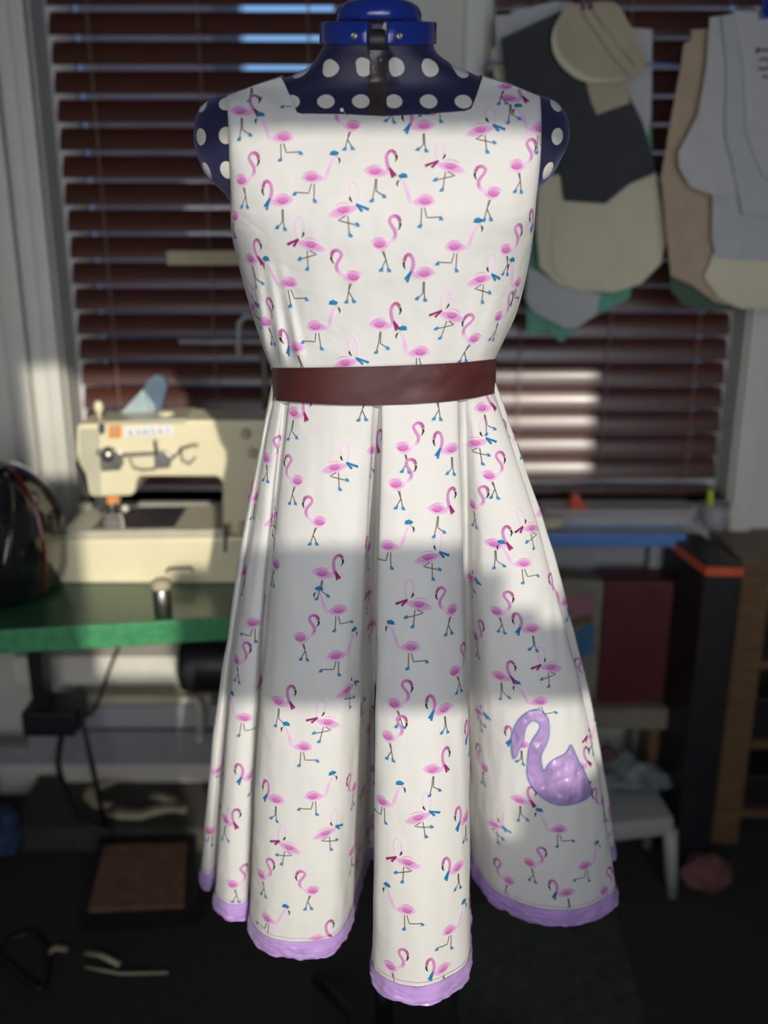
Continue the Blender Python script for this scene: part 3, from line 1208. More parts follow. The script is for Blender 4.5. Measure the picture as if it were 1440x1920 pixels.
TYPES = {'1R': T1, '1L': mirror(T1), '2R': T2, '2L': mirror(T2), '3R': T3, '3L': mirror(T3M), '4R': T4, '4L': mirror(T4), '5L': T5, '5R': mirror(T5)}


def motif_mesh(items):
    """2-D triangulated motif: verts (x, y, layer), faces, colours"""
    V, Fc, C = [], [], []
    for it in items:
        b = len(V)
        if it[0] == 'leaf':
            up, dn = it[1]
            n = len(up)
            rows_ = 7
            for k in range(n):
                for q in range(rows_):
                    t = q / (rows_ - 1)
                    V.append((lerp(up[k][0], dn[k][0], t), lerp(up[k][1], dn[k][1], t), it[2]))
                    e = min(1, 1.9 * min(t, 1 - t) * 2) * math.sin(math.pi * min(1, max(0, (k + .6) / (n + .2)))) ** .6
                    mid = Vector(K_EDGE).lerp(Vector(PINKP), min(1, e * 2.2)).lerp(Vector(PINKM), max(0, e - .35) * 1.5)
                    if q == 1:
                        mid = mid.lerp(Vector(PINKC), .25)
                    C.append(tuple(mid))
            for k in range(n - 1):
                for q in range(rows_ - 1):
                    a = b + k * rows_ + q
                    Fc.append((a, a + 1, a + rows_ + 1, a + rows_))
        elif it[0] == 'blob':
            _, cx, cy, rx, ry, rot, c0, c1, c2, lay = it
            seg = 14
            V.append((cx, cy, lay))
            C.append(tuple(c0))
            cs, sn = math.cos(rot), math.sin(rot)
            for rk, (rf, cc) in enumerate(((.5, c1), (1.0, c2))):
                for q in range(seg):
                    a = 2 * math.pi * q / seg
                    x, y = rx * rf * math.cos(a), ry * rf * math.sin(a)
                    V.append((cx + x * cs - y * sn, cy + x * sn + y * cs, lay))
                    C.append(tuple(cc))
            for q in range(seg):
                Fc.append((b, b + 1 + q, b + 1 + (q + 1) % seg))
                Fc.append((b + 1 + q, b + 1 + seg + q, b + 1 + seg + (q + 1) % seg, b + 1 + (q + 1) % seg))
        else:
            _, pts, wd, cl, lay = it
            # resample with Catmull-Rom
            rp, rw, rc = [], [], []
            curved = len(pts) > 3
            for k in range(len(pts) - 1):
                p1, p2 = Vector(pts[k]), Vector(pts[k + 1])
                p0 = Vector(pts[k - 1]) if k > 0 else p1 * 2 - p2
                p3 = Vector(pts[k + 2]) if k + 2 < len(pts) else p2 * 2 - p1
                ns = max(1, int((p2 - p1).length / 4.0 + .5))
                if curved:
                    ns = max(2, ns)
                for q in range(ns):
                    t = q / ns
                    if curved:
                        v = 0.5 * ((2 * p1) + (p2 - p0) * t + (2 * p0 - 5 * p1 + 4 * p2 - p3) * t * t + (3 * p1 - p0 - 3 * p2 + p3) * t**3)
                    else:
                        v = p1.lerp(p2, t)
                    rp.append(v)
                    rw.append(lerp(wd[k], wd[k + 1], t))
                    rc.append(tuple(Vector(cl[k]).lerp(Vector(cl[k + 1]), t)))
            rp.append(Vector(pts[-1]))
            rw.append(wd[-1])
            rc.append(tuple(cl[-1]))
            n = len(rp)
            for k in range(n):
                d = (rp[min(k + 1, n - 1)] - rp[max(k - 1, 0)])
                d = d.normalized() if d.length > 0 else Vector((1, 0))
                nn = Vector((-d.y, d.x)) * rw[k]
                V.append((*(rp[k] + nn), lay))
                V.append((*(rp[k] - nn), lay))
                C.append(rc[k])
                lo = Vector(rc[k])
                C.append(tuple(lo.lerp(Vector(PINKP), .25) if rw[k] > 2.2 and lay in (1, 3) else lo))
            for k in range(n - 1):
                a = b + 2 * k
                Fc.append((a, a + 1, a + 3, a + 2))
    return V, Fc, C


MOTIF = {k: motif_mesh(v) for k, v in TYPES.items()}
UNIT = 0.00064
BASE_OFF = 0.00045
LAY = 0.00013


def print_flamingo(S, i0, j0, kind, parent, rot=0.0, clip=None):
    V, Fc, C = MOTIF[kind]
    cs, sn = math.cos(rot), math.sin(rot)
    idx, vs, cc = {}, [], []
    for k, (x, y, lay) in enumerate(V):
        x, y = x * UNIT, y * UNIT
        p = S.place(i0, j0, x * cs - y * sn, x * sn + y * cs, BASE_OFF + LAY * lay)
        if p is None or (clip and clip(p)):
            continue
        idx[k] = len(vs)
        vs.append(tuple(p))
        cc.append(C[k])
    fs = [tuple(idx[q] for q in f) for f in Fc if all(q in idx for q in f)]
    if len(fs) < 8:
        return None
    me = bpy.data.meshes.new('flamingo_print')
    me.from_pydata(vs, [], fs)
    me.materials.append(M_CLOTH)
    me.polygons.foreach_set('use_smooth', [True] * len(me.polygons))
    ca = me.color_attributes.new('Print', 'FLOAT_COLOR', 'POINT')
    ca.data.foreach_set('color', [x for c in cc for x in (*c, 1.0)])
    return link(bpy.data.objects.new('flamingo_print', me), parent)


BOD = [(452, 208, '1R'), (455, 338, '4R'), (531, 257, '2L'), (660, 237, '4L'), (792, 236, '5L'), (903, 243, '3R'), (957, 187, '1R'), (948, 163, '4L'),
       (586, 333, '2R'), (530, 375, '5L'), (706, 321, '1R'), (842, 310, '3L'), (925, 361, '4L'), (968, 311, '4R'), (645, 393, '3R'), (795, 378, '2L'),
       (580, 458, '3L'), (714, 459, '4R'), (853, 460, '2R'), (473, 487, '1R'), (950, 468, '4R'), (661, 519, '4L'), (540, 529, '2L'),
       (795, 512, '5L'), (904, 522, '3R'), (497, 604, '4R'), (593, 613, '2R'), (556, 653, '5L'), (713, 608, '1R'), (845, 592, '3L'), (888, 634, '4L'),
       (933, 595, '4R'), (650, 678, '3R'), (785, 660, '2L'), (970, 530, '2L'), (440, 408, '4L'), (560, 176, '2R'), (730, 178, '5L'), (822, 182, '2R'),
       (470, 143, '1R'), (1010, 240, '2L'), (476, 575, '3R'), (999, 425, '5L')]
SKT = [(553, 772, '1R'), (601, 794, '2R'), (690, 742, '4L'), (815, 742, '4R'), (905, 766, '1R'), (630, 874, '3R'), (697, 845, '1R'), (757, 842, '4R'),
       (845, 842, '5L'), (893, 830, '3R'), (918, 892, '4R'), (556, 905, '4L'), (510, 967, '3R'), (597, 978, '4L'), (648, 950, '4R'), (742, 910, '4R'),
       (822, 957, '1R'), (887, 946, '4R'), (928, 1020, '1R'), (690, 1030, '5L'), (731, 1022, '2R'), (803, 1046, '3R'), (980, 1057, '2L'), (996, 988, '3L'),
       (1012, 1056, '4R'), (518, 1062, '4L'), (605, 1076, '1R'), (545, 1112, '3R'), (690, 1112, '3L'), (884, 1082, '3R'), (632, 1145, '2L'), (476, 1167, '2R'),
       (563, 1196, '4R'), (783, 1131, '3L'), (848, 1145, '4L'), (932, 1149, '4R'), (996, 1178, '5L'), (893, 1192, '4R'), (768, 1214, '2L'), (632, 1228, '2R'),
       (610, 1267, '5L'), (488, 1275, '3L'), (652, 1294, '3R'), (852, 1262, '4R'), (739, 1320, '4R'), (832, 1328, '5L'), (938, 1269, '1R'), (1012, 1314, '2L'),
       (524, 1316, '1R'), (458, 1347, '2L'), (898, 1332, '3R'), (567, 1400, '2L'), (615, 1352, '3L'), (690, 1368, '4R'), (729, 1384, '4R'), (812, 1444, '1R'),
       (910, 1442, '4L'), (470, 1452, '5L'), (518, 1502, '5L'), (588, 1491, '2R'), (717, 1500, '2R'), (787, 1533, '3R'), (974, 1502, '1R'), (928, 1546, '3R'),
       (1048, 1552, '2L'), (424, 1540, '1R'), (540, 1590, '3L'), (612, 1561, '3R'), (764, 1618, '3L'), (857, 1627, '5L'), (586, 1672, '4L'), (438, 1660, '4R'),
       (490, 1640, '4R'), (633, 1652, '4R'), (994, 1616, '4R'), (1098, 1624, '2R'), (1062, 1672, '5L'), (953, 1650, '4L'), (760, 1706, '2L'), (842, 1746, '2R'),
       (504, 1722, '2R'), (597, 1758, '1R'), (732, 1812, '4R'), (828, 1818, '5L'), (1132, 1668, '4R'), (1108, 1380, '3L'), (1030, 1248, '3L'), (1090, 1440, '1R'),
       (940, 830, '2L'), (962, 900, '4R'), (975, 800, '5L'), (500, 860, '4R'), (480, 930, '5L'), (460, 1070, '1R'), (1060, 1130, '5L'), (1042, 1195, '2R'), (905, 1395, '2L'),
       (885, 1610, '3L'), (445, 1240, '4R'), (412, 1440, '3R'), (395, 1560, '2R'), (1130, 1500, '4L'), (700, 1440, '4R'), (690, 1560, '1R'), (680, 1480, '3L')]
placed = []
npb = len(PB[0]) - 1
for px, py, kd in BOD:
    h = bod_bvh.ray_cast(CAM, ray(px, py).normalized())
    if h[0] is not None:
        i, j = BFACE[h[2]]
        i0, j0 = i + .5, j + .5
        print_flamingo(SB, i0, j0, kd, bod)
    else:
        # centre falls off the edge of the cloth: anchor on the nearest cloth and shift the motif
        loc, nrm, fi, dist = bod_bvh.find_nearest(at(px, py, YA - .06))
        i, j = BFACE[fi]
        off = at(px, py, loc.y) - loc
        V, Fc, C = MOTIF[kd]
        MOTIF['tmp'] = ([(x + off.x / UNIT, y + off.z / UNIT, l) for x, y, l in V], Fc, C)
        print_flamingo(SB, i + .5, j + .5, 'tmp', bod)
cell = []
for px, py, kd in SKT:
    h = skirt_bvh.ray_cast(CAM, ray(px, py).normalized())
    if h[0] is None:
        continue
    if any((h[0] - q).length < 0.040 for q in cell):
        continue
    j, i = divmod(h[2], nskc)
    o = print_flamingo(SS, i + .5, j + .5, kd, skirt, random.uniform(-.08, .08), lambda p: p.z < PS[jb][0].z)
    cell.append(h[0])
# the print goes on round the sides, into the folds and over the back
kinds = ['1R', '2L', '2R', '3R', '3L', '4R', '4L', '5L']
cnt_extra = 0
for j in range(6, jb - 4, 12):
    S_ = SS.S[j]
    s = 0.02 + (j % 2) * .03
    while s < S_[-1] - .02:
        ii = Surf.inv(S_, s)
        p, n = SS.ev(ii, j)
        if all((p - q).length > 0.060 for q in cell) and cnt_extra < 175:
            print_flamingo(SS, ii, j + random.uniform(-.4, .4), random.choice(kinds), skirt, random.uniform(-.1, .1), lambda v: v.z < PS[jb][0].z)
            cell.append(p)
            cnt_extra += 1
        s += 0.03

# ------------------------------------------------------------------ satin applique
APZ = [(470, 185), (530, 205), (590, 260), (620, 350), (620, 480), (590, 590), (545, 680), (528, 760), (540, 850), (565, 905), (610, 830), (690, 765),
       (780, 720), (830, 670), (870, 600), (905, 665), (960, 790), (1010, 880), (1050, 970), (1085, 1070), (1110, 1150), (1090, 1200), (1030, 1245), (930, 1285),
       (820, 1305), (700, 1300), (600, 1255), (510, 1190), (440, 1110), (385, 1010), (365, 930), (370, 840), (375, 740), (395, 620), (440, 520), (490, 450),
       (518, 380), (490, 335), (440, 315), (390, 345), (350, 400), (330, 500), (315, 580), (270, 660), (240, 745), (205, 755), (190, 660), (185, 560), (200, 460), (245, 350), (310, 260), (390, 205)]
AP = [(930 + x * 230 / 1440, 1300 + y * 230 / 1440) for x, y in smooth_poly(APZ, 3)]


def inside(p, poly):
    x, y = p
    r = False
    for k in range(len(poly)):
        x0, y0 = poly[k - 1]
        x1, y1 = poly[k]
        if (y0 > y) != (y1 > y) and x < (x1 - x0) * (y - y0) / (y1 - y0) + x0:
            r = not r
    return r


pts2 = [Vector(p) for p in AP]
nb_ = len(pts2)
gx = 955.0
while gx < 1112:
    gy = 1326.0
    while gy < 1512:
        if inside((gx, gy), AP) and min((Vector((gx, gy)) - q).length for q in pts2) > 1.6:
            pts2.append(Vector((gx + random.uniform(-.3, .3), gy + random.uniform(-.3, .3))))
        gy += 3.0
    gx += 3.0
res = delaunay_2d_cdt(pts2, [(k, (k + 1) % nb_) for k in range(nb_)], [], 1, 1e-4)
v2, f2 = res[0], res[2]


def on_skirt(px, py, off):
    h = skirt_bvh.ray_cast(CAM, ray(px, py).normalized())
    if h[0] is None:
        h = skirt_bvh.find_nearest(at(px, py, 1.12))
    n = h[1]
    if n.dot(ray(px, py)) > 0:
        n = -n
    return h[0] + n * off


APE = [Vector(p) for p in AP]
av = []
for p in v2:
    dmin = min((p - q).length for q in APE)
    puff = min(1.0, dmin / 9.0)
    crease = math.exp(-(((p.y - 1462) + 0.36 * (p.x - 1050)) / 3.0) ** 2)
    nz = noise.noise(Vector((p.x * .06, p.y * .05, 1.5))) + .5 * noise.noise(Vector((p.x * .14, p.y * .10, 4.5)))
    av.append(on_skirt(p.x, p.y, 0.0013 + puff * (0.0012 + 0.0028 * nz - 0.0016 * crease)))
appl = obj('applique', av, [f for f in f2 if inside(tuple(sum((v2[k] for k in f), Vector((0, 0))) / len(f)), AP)], M_APPL, dress, True)
appl['label'] = 'lilac satin long-necked bird applique'
# zigzag edge stitching
zz = []
per = 0
dense = []
for a, b in zip(APE, APE[1:] + APE[:1]):
    n = max(1, int((b - a).length / 1.1))
    for q in range(n):
        dense.append((a.lerp(b, q / n), (b - a).normalized()))
for k, (p, d) in enumerate(dense):
    nn = Vector((-d.y, d.x)) * (1.7 if k % 2 else -1.7)
    zz.append(on_skirt(p.x + nn.x, p.y + nn.y, .0019))
bm = bmesh.new()
bm_tube(bm, zz + [zz[0]], .00042, 4, False)
bmobj('edge_stitching', bm, M_STITCH, appl)

# ------------------------------------------------------------------ satin ribbon belt
PR = []
RT_ = [(512, 691), (600, 690), (700, 688), (800, 684), (870, 680), (929, 674)]
RB_ = [(516, 750), (600, 757), (700, 759), (800, 755), (870, 748), (929, 737)]
NR = 90
for q in range(13):
    row = []
    for k in range(NR + 1):
        px = lerp(509.5, 930.0, 0.5 - 0.5 * math.cos(math.pi * k / NR))
        py = lerp(sprof(RT_, px), sprof(RB_, px), q / 12)
        xn = (px - 719.75) / 210.3
        d = 0.1075 * se(xn, 2.7) + .001
        ww = 0.45 + 0.55 * max(0.0, min(1.0, (px - 700) / 120))
        d += ww * (.0012 * noise.noise(Vector((px * .018, q * .16, 5.5))) + .0007 * noise.noise(Vector((px * .04 + q * .2, q * .2, 1.5))))
        d += .0022 * math.exp(-(((px - 860) - (q - 6) * 5) / 9) ** 2) - .0020 * math.exp(-(((px - 905) + (q - 6) * 3) / 10) ** 2)
        p = at(px, py, YA - d)
        row.append(p)
    # around the back
    l, r = row[0], row[-1]
    nbk = 50
    for k in range(1, nbk):
        a = math.pi * k / nbk
        c = (l + r) / 2
        v = Vector((c.x + (r.x - c.x) * math.cos(a) * 1.0, YA + .108 * math.sin(a), lerp(r.z, l.z, k / nbk)))
        row.append(v)
    row.append(row[0].copy())
    PR.append(row)
belt = empty('ribbon_belt', (0, YA, 1.19), 'brown satin ribbon belt around the waist of the white dress', 'belt')
grid_mesh('ribbon', PR, M_RIBBON, belt)
for r_, nm in ((0, 'ribbon_selvedge'), (12, 'ribbon_selvedge')):
    bm = bmesh.new()
    bm_tube(bm, PR[r_], .0006, 5, False)
    bmobj(nm, bm, M_RIBBON, belt, True)

# pearl headed pin at the neckline
pin = empty('dressmaking_pin', at(641, 206, YA - .074), 'white ball-headed pin stuck into the neckline of the dress', 'pin')
ph = at(641, 206, YA - .076)
bm = bmesh.new()
bmesh.ops.create_icosphere(bm, subdivisions=3, radius=.0021, matrix=Matrix.Translation(ph))
bmobj('pin_head', bm, M_PEARL, pin, True)
tube('pin_shaft', [ph, at(655, 219, YA - .072)], .0004, M_STEEL, pin, 6)

# ================================================================== LEFT: TABLE AND SEWING MACHINE
ZTB = HC - 0.693
tbl = empty('sewing_table', (-0.62, 1.8, 0), 'green-topped industrial sewing table with bright green front edge', 'table')
fe = at_z(0, 1184, ZTB)
fr_ = at_z(310, 1166, ZTB)
# front edge follows the photo: slightly nearer on the left
x0, x1 = -1.05, -0.09
y_of = lambda x: lerp(fe.y, fr_.y, (x - fe.x) / (fr_.x - fe.x))


def table_top(name, z0, z1, inset, m):
    bm = bmesh.new()
    a = [(x0, y_of(x0) + inset), (x1, y_of(x1) + inset), (x1, 2.085), (x0, 2.085)]
    lo = [bm.verts.new((x, y, z0)) for x, y in a]
    hi = [bm.verts.new((x, y, z1)) for x, y in a]
    bm.faces.new(lo)
    bm.faces.new(hi)
    for k in range(4):
        bm.faces.new((lo[k], lo[(k + 1) % 4], hi[(k + 1) % 4], hi[k]))
    return bmobj(name, bm, m, tbl)


table_top('table_top', ZTB - .036, ZTB, .010, M_GREEN)
bm = bmesh.new()
a = Vector((x0, y_of(x0) + .005, ZTB - .021))
b = Vector((x1, y_of(x1) + .005, ZTB - .021))
d = (b - a)
bm_box(bm, (a + b) / 2, (d.length, .010, .044), Matrix.Rotation(math.atan2(d.y, d.x), 3, 'Z'), .002)
bmobj('edge_strip', bm, M_GREENEDGE, tbl)
for (lx, ly) in ((-.98, 1.72), (-.98, 2.0), (-.13, 1.72), (-.13, 2.0)):
    boxmm('leg', (lx - .025, ly - .025, 0), (lx + .025, ly + .025, ZTB - .036), M_GREY, tbl)
boxmm('crossbar', (-.96, 1.99, .155), (-.12, 2.02, .20), M_GREY, tbl)
# motor under the table
mot = at(395, 1243, 1.80)
lathe('motor', (mot.x - .06, mot.y, mot.z), (1, 0, 0), [(.02, 0), (.055, .004), (.060, .02), (.060, .20), (.045, .215), (.02, .22)], M_BLACK, tbl, 28)
boxmm('motor_bracket', (mot.x + .02, mot.y - .02, mot.z), (mot.x + .08, mot.y + .02, ZTB - .036), M_BLACK, tbl)

# white cabinet panel and grey radiator-like panel behind, under the table
cb = empty('low_cabinet', (-0.62, 1.98, 0), 'low white cabinet with grey front against the wall under the green table', 'cabinet')
a = at(20, 1232, 1.93)
b = at(395, 1285, 1.93)
boxmm('top_board', (a.x, 1.93, b.z), (b.x, 2.09, a.z), M_WHITE, cb, .004)
a = at(120, 1325, 1.95)
b = at(430, 1365, 1.95)
boxmm('drawer', (a.x, 1.95, b.z), (b.x, 2.09, a.z), M_PAPER2, cb, .004)
a = at(50, 1372, 1.97)
b = at(420, 1428, 1.97)
boxmm('kick_panel', (a.x, 1.97, b.z), (b.x, 2.09, a.z), M_GREY, cb, .003)
boxmm('floor_board', (-.86, 1.875, 0), (-.30, 2.09, .062), mat('dark_board', (0.05, 0.047, 0.04), .8, var=.3), cb)
boxmm('back_panel', (-.80, 2.06, .0), (-.15, 2.092, .62), M_WHITE, cb)
a = at(140, 1305, 1.935)
b = at(395, 1322, 1.935)
boxmm('rail', (a.x, 1.935, b.z), (b.x, 2.06, a.z), M_CARD, cb, .003)

pp = empty('white_pipe', at(372, 1312, 1.90), 'short white pipe hanging below the right end of the low cabinet', 'pipe')
tube('pipe_run', [at(330, 1312, 1.89), at(366, 1311, 1.89), at(373, 1320, 1.89), at(376, 1388, 1.89)], .0075, M_WHITE, pp, 12)
tube('pipe_collar', [at(375, 1380, 1.89), at(376, 1392, 1.89)], .0095, M_WHITE, pp, 12)

bxo = at(60, 1350, 1.80)
dk = empty('control_box', bxo, 'black control box under the left end of the green table', 'box')
a = at(38, 1338, 1.80)
b = at(140, 1382, 1.80)
boxmm('case', (a.x, 1.80, b.z), (b.x, 1.90, a.z), M_BLACK, dk, .004)
boxmm('bracket', (a.x + .02, 1.82, a.z), (a.x + .05, 1.86, ZTB - .036), M_BLACK, dk)

# cables
for lab, path, r in (
        ('black cable hanging from the table past the white cabinet board', [(222, 1215, 1.86), (205, 1255, 1.86), (190, 1300, 1.86), (172, 1335, 1.86), (150, 1345, 1.86)], .004),
        ('black cable looping down to the floor beside the treadle', [(115, 1380, 1.86), (110, 1440, 1.86), (135, 1500, 1.86), (160, 1545, 1.86), (210, 1560, 1.86)], .007),
        ('black cable coiled on the carpet at the lower left', None, .006)):
    if path is None:
        pts = [at_z(x, y, .008) for x, y in ((0, 1795), (40, 1830), (75, 1855), (88, 1820), (80, 1770), (55, 1752), (10, 1765), (-10, 1790))]
    else:
        pts = [at(*p) for p in path]
    fine = []
    for k in range(len(pts) - 1):
        p0, p1, p2, p3 = pts[max(0, k - 1)], pts[k], pts[k + 1], pts[min(len(pts) - 1, k + 2)]
        for q in range(6):
            t = q / 6
            fine.append(0.5 * ((2 * p1) + (p2 - p0) * t + (2 * p0 - 5 * p1 + 4 * p2 - p3) * t * t + (3 * p1 - p0 - 3 * p2 + p3) * t**3))
    fine.append(pts[-1])
    tag(tube('cable', fine, r, M_BLACK, None, 8), lab, 'cable')

# ---- sewing machine
YM = 1.755
sm = empty('sewing_machine', (at(250, 1095, YM).x, YM + .06, ZTB), 'cream industrial coverstitch sewing machine on the green table', 'sewing machine')
slab('arm', [(143, 800), (150, 793), (349, 788), (500, 788), (520, 800), (520, 1012), (418, 1012), (416, 902), (408, 894), (262, 894), (256, 905), (254, 922), (246, 930),
             (172, 933), (166, 925), (160, 890), (147, 868), (142, 850)], YM + .035, .115, M_MACH, sm, .007)
slab('face_plate', [(149, 804), (186, 802), (190, 930), (174, 930), (164, 890), (151, 866)], YM + .0345, .010, M_MACHG, sm, .001)
slab('side_cover', [(139, 868), (148, 872), (168, 930), (163, 936), (145, 900)], YM + .06, .05, M_DARKSTEEL, sm)
slab('top_cover', [(150, 795), (205, 790), (345, 785), (350, 790), (345, 794)], YM + .03, .11, M_MACHG, sm, .002)
slab('bed', [(150, 997), (425, 994), (425, 1020), (100, 1022), (96, 1014), (112, 1004)], YM + .002, .17, M_MACHG, sm, .003)
slab('bed_base', [(95, 1013), (432, 1008), (520, 1005), (520, 1092), (432, 1094), (105, 1094), (98, 1088)], YM, .20, M_MACH, sm, .006)
slab('oil_pan', [(140, 1090), (520, 1090), (515, 1104), (145, 1104)], YM + .01, .18, M_MACHG, sm, .003)
slab('cloth_plate', [(170, 992), (324, 990), (324, 996), (170, 998)], YM + .006, .14, M_STEEL, sm, .001)
c = at(300, 1095, YM)
for s_, (px, py, r, dp) in enumerate(((205, 851, .0155, .020), (187, 847, .006, .014))):
    p = at(px, py, YM + .035)
    lathe('tension_dial', p, (0, -1, 0), [(r, 0), (r, dp * .4), (r * .8, dp * .45), (r * .8, dp * .7), (r * .5, dp)], M_STEEL, sm, 24)
slab('tension_block', [(186, 843), (218, 843), (229, 851), (231, 868), (224, 881), (189, 883)], YM + .024, .012, M_STEEL, sm, .002)
slab('thread_bracket', [(226, 850), (290, 847), (292, 853), (228, 857)], YM + .026, .010, M_STEEL, sm, .001)
slab('thread_lever_block', [(288, 846), (312, 846), (322, 858), (318, 876), (290, 878)], YM + .020, .016, M_STEEL, sm, .002)
tube('thread_lever', [at(293, 850, YM + .02), at(292, 838, YM + .015), at(290, 826, YM + .012)], .003, M_DARKSTEEL, sm)
tube('looper_wire', [at(318, 862, YM + .018), at(330, 852, YM + .012), at(340, 840, YM + .01), at(360, 833, YM + .01), at(372, 834, YM + .01)], .0016, M_DARKSTEEL, sm)
tube('looper_wire', [at(338, 838, YM + .01), at(342, 862, YM + .01), at(356, 868, YM + .01), at(366, 856, YM + .01)], .0016, M_DARKSTEEL, sm)
tube('wire_guide', [at(242, 858, YM + .022), at(250, 876, YM + .016), at(268, 880, YM + .016), at(292, 878, YM + .016)], .0014, M_DARKSTEEL, sm)
tube('needle_bar', [at(211, 925, YM + .06), at(209, 978, YM + .06)], .0042, M_STEEL, sm)
tube('presser_bar', [at(224, 920, YM + .06), at(222, 972, YM + .06)], .0036, M_STEEL, sm)
slab('presser_foot', [(196, 966), (228, 964), (232, 980), (222, 992), (200, 993), (192, 982)], YM + .04, .022, M_STEEL, sm, .002)
slab('needle_clamp', [(200, 930), (222, 930), (222, 944), (200, 946)], YM + .05, .02, M_ORGLABEL, sm, .002)
lathe('thread_nipper', at(236, 952, YM + .04), (0, -1, 0), [(.007, 0), (.0075, .008), (.004, .012)], M_WHITE, sm, 16)
slab('spreader', [(178, 932), (198, 932), (198, 950), (186, 958), (178, 948)], YM + .045, .03, M_DARKSTEEL, sm, .002)
lathe('thread_post', at(187, 786, YM + .07), (0, 0, 1), [(.004, 0), (.004, .012), (.0085, .018), (.0095, .026), (.006, .034), (.003, .036)], M_MACH, sm, 16)
slab('post_clip', [(184, 796), (195, 796), (195, 812), (186, 814)], YM + .028, .008, M_DARKSTEEL, sm)
lathe('oil_cap', at(312, 780, YM + .08), (0, 0, 1), [(.016, 0), (.016, .005), (.012, .009), (.002, .010)], M_MACH, sm, 24)
for px, py in ((461, 812), (474, 848), (455, 985)):
    lathe('arm_screw', at(px, py, YM + .034), (0, -1, 0), [(.010, 0), (.010, .008), (.007, .013)], M_MACHG, sm, 16)
tube('bed_handle', [at(312, 1072, YM), at(316, 1066, YM - .01), at(358, 1064, YM - .01), at(362, 1070, YM)], .003, M_DARKSTEEL, sm)
slab('bed_slot', [(419, 985), (426, 985), (426, 1035), (419, 1035)], YM - .001, .01, M_DARKSTEEL, sm)
bd = slab('badge', [(203, 798), (227, 797), (227, 821), (204, 822)], YM + .0335, .0015, M_ORGLABEL, sm)
bd['label'] = 'orange square badge'
lb = slab('name_label', [(234, 802), (325, 797), (324, 815), (235, 820)], YM + .0335, .0015, M_WLABEL, sm)
lb['label'] = 'white name label'
for k, ch in enumerate('KANSAI'):
    p = at(246 + k * 13.6, 812.5 - k * .9, YM + .0325)
    text_mesh('letter', ch, .0155, .0003, Matrix.Translation(p) @ Matrix.Rotation(math.pi / 2, 4, 'X') @ Matrix.Rotation(.06, 4, 'Z'),
              M_REDINK if ch == 'A' else M_TEAL, lb)
slab('badge_mark', [(210, 802), (221, 802), (219, 807), (217, 815), (213, 815), (212, 807)], YM + .033, .0005, M_CARD2, bd)

# thread stand arms behind the machine
ts = empty('thread_stand', (at(480, 800, 1.98).x, 1.98, ZTB), 'thread stand with pale arms rising behind the sewing machine', 'thread stand')
tube('stand_rod', [(at(500, 800, 1.98).x, 1.98, ZTB), (at(500, 800, 1.98).x, 1.98, at(500, 430, 1.98).z)], .007, M_DARKSTEEL, ts, 10)
a, b = at(313, 470, 1.98), at(500, 497, 1.98)
boxmm('upper_arm', (a.x, 1.97, b.z), (b.x, 1.99, a.z), M_CARD2, ts, .003)
a, b = at(335, 634, 1.98), at(500, 646, 1.98)
boxmm('lower_arm', (a.x, 1.97, b.z), (b.x, 1.99, a.z), M_DARKSTEEL, ts, .003)
tube('thread_hook', [at(449, 672, 1.965), at(447, 640, 1.965), at(449, 605, 1.965), at(460, 592, 1.965), at(480, 594, 1.965)], .0062, M_GREY, ts, 10)

# folded pale blue paper and slate blue cloth behind the machine
pf = empty('folded_paper', at(260, 778, 1.875), 'pale blue folded paper standing on top of the sewing machine arm', 'paper')
slab('front_leaf', [(222, 779), (268, 730), (284, 779)], 1.868, .003, M_PALEBLUE, pf)
slab('rear_leaf', [(240, 779), (268, 730), (290, 760), (290, 779)], 1.876, .003, M_PALEBLUE, pf)
cl = slab('folded_cloth', [(268, 730), (276, 712), (292, 703), (308, 708), (313, 725), (306, 750), (300, 779), (278, 779)], 1.882, .02, M_SLATEBLUE, None, .003)
tag(cl, 'slate blue folded cloth upright on the sewing machine arm, beside the pale paper', 'cloth')

# metal knob / canister on the table front
cn = at(307, 1158, 1.60)
can = empty('metal_canister', (cn.x, cn.y, ZTB), 'small grey metal canister with cream lid at the edge of the green table', 'canister')
lathe('canister_body', (cn.x, cn.y, ZTB), (0, 0, 1), [(.015, 0), (.0165, .002), (.0165, .050), (.015, .052)], M_STEEL, can, 28)
lathe('lid', (cn.x, cn.y, ZTB + .052), (0, 0, 1), [(.018, 0), (.0185, .003), (.0185, .012), (.012, .017), (.004, .019)], M_CARD2, can, 28)

# glossy black helmet at the left edge
hp = at_z(10, 1150, ZTB)
hel = empty('helmet', (hp.x - .02, hp.y + .11, ZTB), 'glossy black helmet with dark red stripe at the left end of the table', 'helmet')
cxh, cyh = hp.x - .045, hp.y + .12
bm = bmesh.new()
nu, nv = 48, 28
rings = []
for j in range(nv + 1):
    ph_ = lerp(-0.55, math.pi / 2, j / nv)
    ring = []
    for q in range(nu):
        a = 2 * math.pi * q / nu
        r_ = math.cos(ph_)
        x = 0.118 * r_ * math.cos(a) + .006 * math.sin(3 * a) * r_
        y = 0.135 * r_ * math.sin(a)
        z = 0.165 * math.sin(ph_) + .09
        nz = .004 * noise.noise(Vector((x * 30, y * 30, z * 30)))
        ring.append(bm.verts.new((cxh + x * (1 + nz * 8), cyh + y, ZTB + z)))
    rings.append(ring)
for a, b in zip(rings, rings[1:]):
    for q in range(nu):
        bm.faces.new((a[q], a[(q + 1) % nu], b[(q + 1) % nu], b[q]))
bm.faces.new(rings[0])
bmobj('shell', bm, M_GLOSSBLACK, hel, True)


def helm(a, ph_, off):
    r_ = math.cos(ph_)
    return Vector((cxh + (0.118 + off) * r_ * math.cos(a) + .006 * math.sin(3 * a) * r_, cyh + (0.135 + off) * r_ * math.sin(a), ZTB + (0.165 + off) * math.sin(ph_) + .09))


